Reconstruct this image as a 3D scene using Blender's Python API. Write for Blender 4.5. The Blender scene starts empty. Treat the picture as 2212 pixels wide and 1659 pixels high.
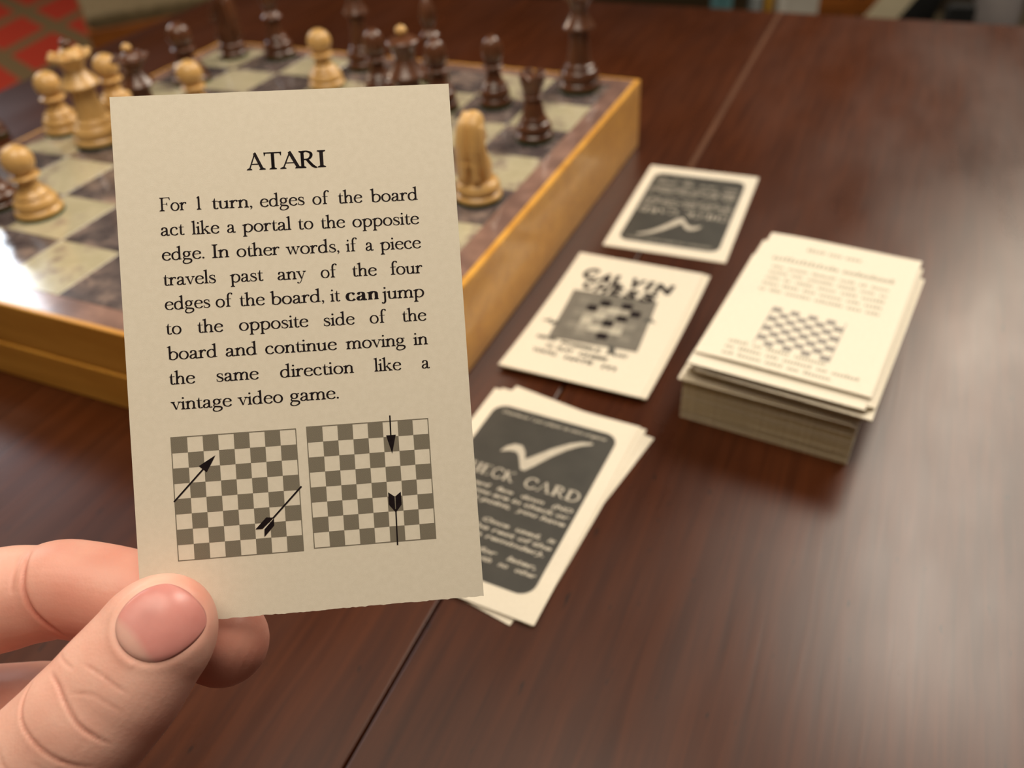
import bpy, bmesh, math, random
from math import sin, cos, pi, sqrt, atan2
from mathutils import Vector, Matrix
from mathutils.bvhtree import BVHTree
import numpy as np
random.seed(7)
S = bpy.context.scene
COL = S.collection
TZ = 0.75                      # table top height above the floor

# ------------------------------------------------------------ camera, world, lights, exposure
F_PX, PITCH, ROLL, CAM_H = 1822.995, 0.681896, -0.0718186, 0.2012805
fwd = Vector((0, cos(PITCH), -sin(PITCH)))
r0 = Vector((1, 0, 0)); u0 = r0.cross(fwd)
right = cos(ROLL)*r0 + sin(ROLL)*u0
up = -sin(ROLL)*r0 + cos(ROLL)*u0
cam_d = bpy.data.cameras.new('camera'); cam = bpy.data.objects.new('camera', cam_d); COL.objects.link(cam)
m = Matrix((right, up, -fwd)).transposed().to_4x4(); m.translation = (0, 0, TZ+CAM_H); cam.matrix_world = m
cam_d.sensor_width = 36; cam_d.lens = F_PX*36/2212; cam_d.clip_start = 0.01; cam_d.clip_end = 50
cam_d.dof.use_dof = True; cam_d.dof.focus_distance = 0.1435; cam_d.dof.aperture_fstop = 15.5
S.camera = cam
S.view_settings.view_transform = 'Standard'; S.view_settings.look = 'None'
S.view_settings.exposure = 0; S.view_settings.gamma = 1; S.view_settings.use_curve_mapping = False

w = bpy.data.worlds.new('world'); S.world = w; w.use_nodes = True
w.node_tree.nodes['Background'].inputs[0].default_value = (0.62, 0.50, 0.38, 1)
w.node_tree.nodes['Background'].inputs[1].default_value = 0.12

def area(name, loc, target, size, energy, color, sy=None):
    d = bpy.data.lights.new(name, 'AREA'); d.energy = energy; d.color = color; d.size = size
    if sy: d.shape = 'RECTANGLE'; d.size_y = sy
    else: d.shape = 'DISK'
    o = bpy.data.objects.new(name, d); COL.objects.link(o); o.location = loc
    o.rotation_euler = (Vector(target)-Vector(loc)).to_track_quat('-Z', 'Y').to_euler()
    return o
def polar(cx, cy, az, el, dist):
    a, e = math.radians(az), math.radians(el)
    return (cx+dist*cos(e)*sin(a), cy+dist*cos(e)*cos(a), TZ+dist*sin(e))
area('pendant_lamp', polar(0.1, 0.2, 46, 47, 1.55), (0.08, 0.25, TZ), 0.64, 15.5, (1.0, 0.90, 0.76))
area('card_fill_light', (-0.08, 0.16, TZ+.68), (-.04, 0.16, TZ), 0.50, 4.1, (1.0, 0.885, 0.715))  # added fill, unseen, set low so the held card brightens most
area('window_light', polar(-0.18, 0.30, -39.5, 25.5, 2.6), (-0.18, 0.30, TZ), 0.56, 8.0, (0.82, 0.90, 1.0), 0.42)

area('rug_fill_light', (-3.0, 2.3, 2.3), (-1.9, 3.0, 0), 0.4, 44.0, (1.0, 0.82, 0.6))  # unseen fill added to brighten the rug and left chair
area('bench_fill_light', (1.5, 2.0, 2.2), (1.0, 1.8, 0.4), 0.4, 14.0, (1.0, 0.86, 0.68))  # unseen fill added to brighten the things on the bench

# ------------------------------------------------------------ materials
def newmat(name):
    m = bpy.data.materials.new(name); m.use_nodes = True
    nt = m.node_tree; return m, nt, nt.nodes['Principled BSDF']
def rgba(c): return (c[0], c[1], c[2], 1)
def noise_mix(nt, c1, c2, scale, stretch=(1, 1, 1), detail=4, lo=.35, hi=.65, rot=0, vec='Object', dist=0):
    n = nt.nodes; l = nt.links
    tc = n.new('ShaderNodeTexCoord'); mp = n.new('ShaderNodeMapping'); nz = n.new('ShaderNodeTexNoise'); cr = n.new('ShaderNodeValToRGB')
    l.new(tc.outputs[vec], mp.inputs[0]); mp.inputs['Scale'].default_value = stretch; mp.inputs['Rotation'].default_value = (0, 0, rot)
    l.new(mp.outputs[0], nz.inputs['Vector']); nz.inputs['Scale'].default_value = scale; nz.inputs['Detail'].default_value = detail
    nz.inputs['Distortion'].default_value = dist
    l.new(nz.outputs['Fac'], cr.inputs[0])
    cr.color_ramp.elements[0].position = lo; cr.color_ramp.elements[0].color = rgba(c1)
    cr.color_ramp.elements[1].position = hi; cr.color_ramp.elements[1].color = rgba(c2)
    return cr, nz, mp
def mat(name, c1, c2=None, rough=.5, scale=50, stretch=(1, 1, 1), spec=.5, bump=0, bscale=None, coat=0, lo=.35, hi=.65, dist=0, metal=0, sss=0):
    m, nt, b = newmat(name)
    b.inputs['Roughness'].default_value = rough; b.inputs['Specular IOR Level'].default_value = spec
    b.inputs['Metallic'].default_value = metal
    if coat: b.inputs['Coat Weight'].default_value = coat; b.inputs['Coat Roughness'].default_value = .08
    c2 = c2 or tuple(x*.85 for x in c1)
    cr, nz, mp = noise_mix(nt, c1, c2, scale, stretch, lo=lo, hi=hi, dist=dist)
    nt.links.new(cr.outputs[0], b.inputs['Base Color'])
    if bump:
        n2 = nt.nodes.new('ShaderNodeTexNoise'); n2.inputs['Scale'].default_value = bscale or scale; n2.inputs['Detail'].default_value = 3
        nt.links.new(mp.outputs[0], n2.inputs['Vector'])
        bp = nt.nodes.new('ShaderNodeBump'); bp.inputs['Strength'].default_value = bump; bp.inputs['Distance'].default_value = .0002
        nt.links.new(n2.outputs['Fac'], bp.inputs['Height']); nt.links.new(bp.outputs[0], b.inputs['Normal'])
    return m
M = {}
M['paper'] = mat('card_paper', (.80, .73, .605), (.77, .70, .575), rough=.62, scale=900, spec=.25, bump=.13, bscale=9000)
M['ink'] = mat('black_ink', (.010, .006, .007), (.015, .009, .010), rough=.6, scale=800, spec=.10)
M['shaded_edge'] = mat('shaded_card_edge', (.46, .36, .19), (.38, .29, .145), rough=.8, scale=900, spec=.15)  # card core tone, darkened further to paint shade onto the deck's front
M['greyink'] = mat('grey_ink', (.105, .10, .085), (.09, .085, .075), rough=.55, scale=300, spec=.3)
M['paleink'] = mat('pale_ink', (.40, .365, .28), (.36, .33, .255), rough=.6, scale=800, spec=.25)
M['darkink'] = mat('charcoal_ink', (.062, .058, .050), (.050, .047, .041), rough=.42, scale=120, spec=.4)
M['white_ink'] = mat('cream_ink', (.56, .51, .42), (.50, .45, .37), rough=.55, scale=300, spec=.25)
def halftone(name, pitch, ink, paper):
    m, nt, b = newmat(name); b.inputs['Roughness'].default_value = .55; b.inputs['Specular IOR Level'].default_value = .3
    tc = nt.nodes.new('ShaderNodeTexCoord'); mp = nt.nodes.new('ShaderNodeMapping'); ck = nt.nodes.new('ShaderNodeTexChecker')
    mp.inputs['Rotation'].default_value = (0, 0, .42)
    nt.links.new(tc.outputs['Object'], mp.inputs[0]); nt.links.new(mp.outputs[0], ck.inputs[0])
    ck.inputs['Scale'].default_value = 1/pitch; ck.inputs[1].default_value = rgba(ink); ck.inputs[2].default_value = rgba(paper)
    nt.links.new(ck.outputs[0], b.inputs['Base Color']); return m
M['halftone'] = halftone('halftone_ink', .000085, (.10, .085, .065), (.33, .29, .215))

def table_wood():
    m, nt, b = newmat('mahogany'); n, l = nt.nodes, nt.links
    cr, nz, mp = noise_mix(nt, (.048, .0110, .0029), (.086, .0215, .0057), 26, (14, .7, 1), detail=5, lo=.30, hi=.72, dist=.6)
    cr2, nz2, _ = noise_mix(nt, (1, 1, 1), (.62, .60, .62), 5, (1.4, .8, 1), detail=3, lo=.38, hi=.68)
    mx = n.new('ShaderNodeMix'); mx.data_type = 'RGBA'; mx.blend_type = 'MULTIPLY'; mx.inputs[0].default_value = 1
    l.new(cr.outputs[0], mx.inputs[6]); l.new(cr2.outputs[0], mx.inputs[7])
    cr3, nz3, _ = noise_mix(nt, (0, 0, 0), (1, 1, 1), 420, (1, .25, 1), detail=2, lo=.70, hi=.76)
    mx2 = n.new('ShaderNodeMix'); mx2.data_type = 'RGBA'; l.new(cr3.outputs[0], mx2.inputs[0])
    l.new(mx.outputs[2], mx2.inputs[6]); mx2.inputs[7].default_value = (.014, .005, .003, 1)
    l.new(mx2.outputs[2], b.inputs['Base Color'])
    rr, nz4, _ = noise_mix(nt, (.24, .24, .24), (.38, .38, .38), 9, (2.5, .8, 1), detail=5, lo=.3, hi=.7)
    l.new(rr.outputs[0], b.inputs['Roughness'])
    b.inputs['Specular IOR Level'].default_value = .42
    bp = n.new('ShaderNodeBump'); bp.inputs['Strength'].default_value = .10; bp.inputs['Distance'].default_value = .0002
    l.new(nz.outputs['Fac'], bp.inputs['Height']); l.new(bp.outputs[0], b.inputs['Normal'])
    return m
M['table'] = table_wood()
M['strip'] = mat('leaf_edge_wood', (.13, .05, .022), (.09, .035, .015), rough=.4, scale=60, stretch=(8, .5, 1))
M['tableleg'] = mat('dark_turned_wood', (.05, .014, .007), (.03, .009, .004), rough=.35, scale=30)
M['amber'] = mat('amber_wood', (.80, .41, .070), (.60, .27, .036), rough=.33, scale=14, stretch=(1, 6, 8), spec=.5, lo=.3, hi=.75, dist=.8, coat=.2)
M['border'] = mat('rosy_veneer', (.34, .20, .155), (.19, .11, .09), rough=.16, scale=70, lo=.35, hi=.62, spec=.5, coat=.5)
def square_mat(name, a, b_, c_):
    m, nt, b = newmat(name); n, l = nt.nodes, nt.links
    oi = n.new('ShaderNodeObjectInfo'); tc = n.new('ShaderNodeTexCoord'); ad = n.new('ShaderNodeVectorMath'); ad.operation = 'ADD'
    ml = n.new('ShaderNodeMath'); ml.operation = 'MULTIPLY'; ml.inputs[1].default_value = 7.0; l.new(oi.outputs['Random'], ml.inputs[0])
    l.new(tc.outputs['Object'], ad.inputs[0]); l.new(ml.outputs[0], ad.inputs[1])
    nz = n.new('ShaderNodeTexNoise'); nz.inputs['Scale'].default_value = 85; nz.inputs['Detail'].default_value = 5; nz.inputs['Roughness'].default_value = .65
    l.new(ad.outputs[0], nz.inputs['Vector'])
    cr = n.new('ShaderNodeValToRGB'); l.new(nz.outputs['Fac'], cr.inputs[0]); l.new(cr.outputs[0], b.inputs['Base Color'])
    cr.color_ramp.elements[0].position = .36; cr.color_ramp.elements[0].color = rgba(a)
    cr.color_ramp.elements[1].position = .68; cr.color_ramp.elements[1].color = rgba(c_)
    e = cr.color_ramp.elements.new(.52); e.color = rgba(b_)
    b.inputs['Roughness'].default_value = .14; b.inputs['Specular IOR Level'].default_value = .5
    b.inputs['Coat Weight'].default_value = .5; b.inputs['Coat Roughness'].default_value = .10
    return m
M['lightsq'] = square_mat('pale_square', (.45, .40, .26), (.52, .46, .31), (.25, .19, .16))
M['darksq'] = square_mat('dark_square', (.065, .050, .052), (.13, .10, .095), (.32, .23, .19))
M['boxwood'] = mat('boxwood', (.70, .43, .16), (.58, .33, .105), rough=.34, scale=120, stretch=(1, 1, .3), spec=.5, coat=.15)
M['rosewood'] = mat('rosewood', (.135, .048, .020), (.070, .024, .010), rough=.28, scale=110, stretch=(1, 1, .3), spec=.5, coat=.2)
M['felt'] = mat('green_felt', (.02, .06, .02), (.012, .04, .012), rough=.95, scale=600, spec=.1)
M['floor'] = mat('floor_boards', (.05, .032, .014), (.03, .02, .009), rough=.45, scale=3, stretch=(1, 8, 1))
M['wall'] = mat('wall_paint', (.035, .028, .014), (.028, .022, .012), rough=.8, scale=3)
M['cushion'] = mat('tan_upholstery', (.20, .14, .065), (.15, .105, .045), rough=.9, scale=60)
M['chairwood'] = mat('chair_wood', (.24, .09, .02), (.15, .05, .012), rough=.35, scale=12, stretch=(1, 1, 5))
M['orangewood'] = mat('orange_slat_wood', (.42, .13, .022), (.30, .09, .016), rough=.35, scale=12, stretch=(1, 1, 5))
M['white'] = mat('white_card', (.62, .58, .50), (.55, .51, .44), rough=.7, scale=20)
M['cream'] = mat('cream_sheet', (.80, .70, .48), (.72, .62, .42), rough=.7, scale=20)
M['black'] = mat('black_nylon', (.004, .004, .004), (.008, .008, .008), rough=.8, scale=40)
M['grey'] = mat('lilac_grey_cloth', (.36, .32, .31), (.29, .26, .26), rough=.85, scale=18)
M['teal'] = mat('teal_plastic', (.10, .24, .26), (.08, .19, .21), rough=.4, scale=20)
M['glassy'] = mat('clear_grey_plastic', (.30, .32, .32), (.22, .24, .24), rough=.2, scale=20)
M['mustard'] = mat('mustard_plastic', (.50, .26, .03), (.42, .20, .02), rough=.4, scale=20)
M['benchwood'] = mat('bench_wood', (.045, .032, .010), (.03, .02, .007), rough=.5, scale=10, stretch=(1, 6, 1))
def rug_mat():
    m, nt, b = newmat('red_lattice_rug'); n, l = nt.nodes, nt.links
    tc = n.new('ShaderNodeTexCoord'); sp = n.new('ShaderNodeSeparateXYZ'); l.new(tc.outputs['Object'], sp.inputs[0])
    def band(ax, ay):
        a = n.new('ShaderNodeMath'); a.operation = 'MULTIPLY'; a.inputs[1].default_value = ax; l.new(sp.outputs[0], a.inputs[0])
        c = n.new('ShaderNodeMath'); c.operation = 'MULTIPLY_ADD'; c.inputs[1].default_value = ay; l.new(sp.outputs[1], c.inputs[0]); l.new(a.outputs[0], c.inputs[2])
        f = n.new('ShaderNodeMath'); f.operation = 'PINGPONG'; f.inputs[1].default_value = .5; l.new(c.outputs[0], f.inputs[0])
        g = n.new('ShaderNodeMath'); g.operation = 'LESS_THAN'; g.inputs[1].default_value = .125; l.new(f.outputs[0], g.inputs[0]); return g
    g1, g2 = band(3.1, 1.5), band(-3.1, 1.5)
    mxm = n.new('ShaderNodeMath'); mxm.operation = 'MAXIMUM'; l.new(g1.outputs[0], mxm.inputs[0]); l.new(g2.outputs[0], mxm.inputs[1])
    mx = n.new('ShaderNodeMix'); mx.data_type = 'RGBA'; l.new(mxm.outputs[0], mx.inputs[0])
    mx.inputs[6].default_value = (.42, .030, .012, 1); mx.inputs[7].default_value = (.17, .115, .055, 1)
    l.new(mx.outputs[2], b.inputs['Base Color']); b.inputs['Roughness'].default_value = .95; return m
M['rug'] = rug_mat()
def skin_mat():
    m, nt, b = newmat('skin'); n, l = nt.nodes, nt.links
    at = n.new('ShaderNodeAttribute'); at.attribute_name = 'flush'
    cr, nz, mp = noise_mix(nt, (.80, .49, .395), (.75, .41, .325), 130, detail=4, lo=.35, hi=.68)
    mx = n.new('ShaderNodeMix'); mx.data_type = 'RGBA'; l.new(at.outputs['Fac'], mx.inputs[0])
    l.new(cr.outputs[0], mx.inputs[6]); mx.inputs[7].default_value = (.58, .19, .135, 1)
    l.new(mx.outputs[2], b.inputs['Base Color'])
    b.inputs['Roughness'].default_value = .46; b.inputs['Specular IOR Level'].default_value = .4
    b.inputs['Subsurface Weight'].default_value = .25; b.inputs['Subsurface Radius'].default_value = (1.0, .4, .25); b.inputs['Subsurface Scale'].default_value = .0014
    tc = n.new('ShaderNodeTexCoord'); v = n.new('ShaderNodeTexVoronoi'); v.inputs['Scale'].default_value = 1900; l.new(tc.outputs['Object'], v.inputs['Vector'])
    n3 = n.new('ShaderNodeTexNoise'); n3.inputs['Scale'].default_value = 650; n3.inputs['Detail'].default_value = 5; l.new(tc.outputs['Object'], n3.inputs['Vector'])
    ad = n.new('ShaderNodeMath'); ad.operation = 'MULTIPLY_ADD'; ad.inputs[1].default_value = .35; l.new(v.outputs['Distance'], ad.inputs[0]); l.new(n3.outputs['Fac'], ad.inputs[2])
    bp = n.new('ShaderNodeBump'); bp.inputs['Strength'].default_value = .17; bp.inputs['Distance'].default_value = .0002
    l.new(ad.outputs[0], bp.inputs['Height']); l.new(bp.outputs[0], b.inputs['Normal'])
    return m
M['skin'] = skin_mat()
def nail_mat():
    m, nt, b = newmat('nail'); n, l = nt.nodes, nt.links
    at = n.new('ShaderNodeAttribute'); at.attribute_name = 'lunula'
    cr, nz, mp = noise_mix(nt, (.66, .265, .235), (.57, .215, .19), 160, detail=3)
    mx = n.new('ShaderNodeMix'); mx.data_type = 'RGBA'; l.new(at.outputs['Fac'], mx.inputs[0])
    l.new(cr.outputs[0], mx.inputs[6]); mx.inputs[7].default_value = (.68, .42, .34, 1)
    l.new(mx.outputs[2], b.inputs['Base Color'])
    b.inputs['Roughness'].default_value = .34; b.inputs['Specular IOR Level'].default_value = .45
    b.inputs['Subsurface Weight'].default_value = .2; b.inputs['Subsurface Radius'].default_value = (1, .3, .2); b.inputs['Subsurface Scale'].default_value = .002
    return m
M['nail'] = nail_mat()

# ------------------------------------------------------------ mesh helpers
def link_mesh(name, verts, faces, material, parent=None, smooth=False, kind=None):
    me = bpy.data.meshes.new(name); me.from_pydata([tuple(v) for v in verts], [], faces); me.update()
    if smooth: me.polygons.foreach_set('use_smooth', [True]*len(me.polygons))
    if material: me.materials.append(material)
    o = bpy.data.objects.new(name, me); COL.objects.link(o)
    if parent: o.parent = parent
    if kind: o['kind'] = kind
    return o
def bm_obj(name, bm, material, parent=None, smooth=False, kind=None):
    me = bpy.data.meshes.new(name); bm.to_mesh(me); bm.free()
    if smooth: me.polygons.foreach_set('use_smooth', [True]*len(me.polygons))
    me.materials.append(material)
    o = bpy.data.objects.new(name, me); COL.objects.link(o)
    if parent: o.parent = parent
    if kind: o['kind'] = kind
    return o
def add_box(bm, cx, cy, cz, sx, sy, sz, bevel=0, rz=0, seg=2):
    r = bmesh.ops.create_cube(bm, size=1)
    vs = r['verts']
    bmesh.ops.scale(bm, vec=(sx, sy, sz), verts=vs)
    if bevel:
        es = list({e for v in vs for e in v.link_edges})
        rr = bmesh.ops.bevel(bm, geom=es, offset=bevel, segments=seg, affect='EDGES', profile=.6)
        vs = list({v for v in rr['verts']} | {v for v in vs if v.is_valid})
    if rz: bmesh.ops.rotate(bm, verts=vs, cent=(0, 0, 0), matrix=Matrix.Rotation(rz, 3, 'Z'))
    bmesh.ops.translate(bm, vec=(cx, cy, cz), verts=vs)
def box(name, c, s, material, parent=None, bevel=0, rz=0, kind=None):
    bm = bmesh.new(); add_box(bm, *c, *s, bevel=bevel, rz=rz); return bm_obj(name, bm, material, parent, kind=kind)
def tag(o, label=None, cat=None, group=None, kind=None):
    if label: o['label'] = label
    if cat: o['category'] = cat
    if group: o['group'] = group
    if kind: o['kind'] = kind
    return o
def empty(name, loc=(0, 0, 0), rz=0):
    o = bpy.data.objects.new(name, None); COL.objects.link(o); o.location = loc; o.rotation_euler = (0, 0, rz); o.empty_display_size = .01; return o
def copy_tree(o, parent=None):
    c = o.copy(); COL.objects.link(c); c.parent = parent
    for ch in [x for x in bpy.data.objects if x.parent == o]: copy_tree(ch, c)
    return c
def lathe(profile, seg=40, closed=True):
    """profile of (r, z) in mm -> verts, faces in metres"""
    pts = []
    n = len(profile)
    for i in range(n-1):
        p0, p1, p2, p3 = profile[max(i-1, 0)], profile[i], profile[i+1], profile[min(i+2, n-1)]
        for k in range(4):
            t = k/4
            def cr(a, b, c, d): return .5*((2*b)+(-a+c)*t+(2*a-5*b+4*c-d)*t*t+(-a+3*b-3*c+d)*t*t*t)
            pts.append((max(0.0, cr(p0[0], p1[0], p2[0], p3[0])), cr(p0[1], p1[1], p2[1], p3[1])))
    pts.append(profile[-1])
    vs, fs = [], []
    for r, z in pts:
        for j in range(seg):
            a = 2*pi*j/seg; vs.append((r*cos(a)/1000, r*sin(a)/1000, z/1000))
    for i in range(len(pts)-1):
        for j in range(seg):
            k = (j+1) % seg; fs.append((i*seg+j, i*seg+k, (i+1)*seg+k, (i+1)*seg+j))
    if closed:
        fs.append(tuple(range(seg-1, -1, -1))); b = (len(pts)-1)*seg; fs.append(tuple(b+j for j in range(seg)))
    return vs, fs
def ball_profile(r, zc, a0=-80, a1=90, n=12):
    return [(r*cos(math.radians(a0+(a1-a0)*i/n)), zc+r*sin(math.radians(a0+(a1-a0)*i/n))) for i in range(n+1)]
def tube(chain, flat=(0, 0, 1), squash=1.0, seg=28, sub=6, cap=1.0):
    """rounded tapered tube through (x, y, z, r[, squash]) points, in mm"""
    P = [np.array(c[:3], float) for c in chain]; R = [c[3] for c in chain]; Q = [(c[4] if len(c) > 4 else squash) for c in chain]
    pts, rs, qs = [], [], []
    n = len(P)
    for i in range(n-1):
        p0, p1, p2, p3 = P[max(i-1, 0)], P[i], P[i+1], P[min(i+2, n-1)]
        for k in range(sub):
            t = k/sub
            pts.append(.5*((2*p1)+(-p0+p2)*t+(2*p0-5*p1+4*p2-p3)*t*t+(-p0+3*p1-3*p2+p3)*t**3))
            s = t*t*(3-2*t); rs.append(R[i]*(1-s)+R[i+1]*s); qs.append(Q[i]*(1-s)+Q[i+1]*s)
    pts.append(P[-1]); rs.append(R[-1]); qs.append(Q[-1])
    rings = []
    def frame(t):
        f = np.array(flat, float); f = f-t*(f@t); f /= np.linalg.norm(f); return np.cross(t, f), f
    T = [None]*len(pts)
    for i in range(len(pts)):
        d = pts[min(i+1, len(pts)-1)]-pts[max(i-1, 0)]; T[i] = d/np.linalg.norm(d)
    for a in range(85, 0, -14 if cap == 1 else -7): rings.append((pts[0]-T[0]*cap*rs[0]*sin(math.radians(a)), rs[0]*cos(math.radians(a)), qs[0], T[0]))
    for i in range(len(pts)): rings.append((pts[i], rs[i], qs[i], T[i]))
    for a in range(15, 90, 14): rings.append((pts[-1]+T[-1]*rs[-1]*sin(math.radians(a)), rs[-1]*cos(math.radians(a)), qs[-1], T[-1]))
    vs, fs = [], []
    for c, r, qq, t in rings:
        s, f = frame(t)
        for j in range(seg):
            a = 2*pi*j/seg; v = c+s*r*cos(a)+f*r*qq*sin(a); vs.append((v[0]/1000, v[1]/1000, v[2]/1000))
    for i in range(len(rings)-1):
        for j in range(seg):
            k = (j+1) % seg; fs.append((i*seg+j, i*seg+k, (i+1)*seg+k, (i+1)*seg+j))
    fs.append(tuple(range(seg-1, -1, -1))); b = (len(rings)-1)*seg; fs.append(tuple(b+j for j in range(seg)))
    return vs, fs
def join(parts):
    V, Fc = [], []
    for vs, fs in parts:
        o = len(V); V += list(vs); Fc += [tuple(i+o for i in f) for f in fs]
    return V, Fc
def remeshed(parts, voxel, smooth_it=6, fac=.5):
    V, Fc = join(parts)
    me = bpy.data.meshes.new('tmp'); me.from_pydata(V, [], Fc); o = bpy.data.objects.new('tmp', me); COL.objects.link(o)
    r = o.modifiers.new('r', 'REMESH'); r.mode = 'VOXEL'; r.voxel_size = voxel; r.use_smooth_shade = True
    s = o.modifiers.new('s', 'SMOOTH'); s.iterations = smooth_it; s.factor = fac
    dg = bpy.context.evaluated_depsgraph_get(); out = bpy.data.meshes.new_from_object(o.evaluated_get(dg))
    bpy.data.objects.remove(o); bpy.data.meshes.remove(me); return out

# ------------------------------------------------------------ lettering: a drawn old-style serif, made of nib strokes
STEM, THIN = .185, .085
def catmull(pts, n=7):
    out = []; m_ = len(pts)
    for i in range(m_-1):
        p0, p1, p2, p3 = pts[max(i-1, 0)], pts[i], pts[i+1], pts[min(i+2, m_-1)]
        for k in range(n):
            t = k/n; out.append(tuple(.5*((2*b)+(-a+c)*t+(2*a-5*b+4*c-d)*t*t+(-a+3*b-3*c+d)*t**3) for a, b, c, d in zip(p0, p1, p2, p3)))
    out.append(tuple(pts[-1])); return out
def nib(pts, S_=None, T_=None, curve=True, closed=False, W=None):
    S_ = S_ or STEM; T_ = T_ or THIN
    if curve and len(pts) > 2:
        if closed:
            P = catmull([pts[-2]]+list(pts)+[pts[1]]); n = 7; P = P[n:-n]
        else: P = catmull(pts)
        if W: Wd = catmull([(a,) for a in W])
    else: P = [tuple(p) for p in pts]; Wd = [(a,) for a in W] if W else None
    vs, fs = [], []; n = len(P)
    for i in range(n):
        a = P[i-1] if i else P[0]; b = P[i+1] if i < n-1 else P[-1]
        if closed and i == 0: a = P[-2]
        if closed and i == n-1: b = P[1]
        dx, dy = b[0]-a[0], b[1]-a[1]; L = math.hypot(dx, dy) or 1; dx /= L; dy /= L
        w = Wd[i][0] if W else T_+(S_-T_)*abs(dy)**1.5
        vs += [(P[i][0]-dy*w/2, P[i][1]+dx*w/2), (P[i][0]+dy*w/2, P[i][1]-dx*w/2)]
        if i: k = 2*i; fs.append((k-2, k-1, k+1, k))
    return vs, fs
def poly(pts): return list(pts), [tuple(range(len(pts)))]
def dot(x, y, r, n=14): return poly([(x+r*cos(2*pi*i/n), y+r*sin(2*pi*i/n)) for i in range(n)])
def ell(cx, cy, rx, ry, n=12, tilt=0):
    return [(cx+rx*cos(2*pi*i/n+pi/2)+tilt*ry*sin(2*pi*i/n+pi/2), cy+ry*sin(2*pi*i/n+pi/2)) for i in range(n+1)]
def foot(x, y=0, w=.42, s=None, up_=1, l=1, r=1):
    s = s or STEM; t = .052*up_; b = .15*up_
    hl, hr = (w/2 if l else s/2), (w/2 if r else s/2)
    return poly([(x-hl, y), (x+hr, y), (x+hr, y+t), (x+s/2, y+b), (x-s/2, y+b), (x-hl, y+t)])
def flag(x, y, s=None):
    s = s or STEM
    return poly([(x+s/2, y+.03), (x-s/2, y-.06), (x-s/2-.15, y-.10), (x-s/2-.15, y-.145), (x-s/2, y-.20), (x+s/2, y-.30)])
def stem(x, y0, y1, s=None): s = s or STEM; return poly([(x-s/2, y0), (x+s/2, y0), (x+s/2, y1), (x-s/2, y1)])
def arch(x0, x1, s=None):
    return nib([(x0, .70), (x0+.12*(x1-x0)/.55, .86), (x0+.55*(x1-x0), .965), (x1-.03, .84), (x1, .60), (x1, .12)], S_=s)
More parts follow.
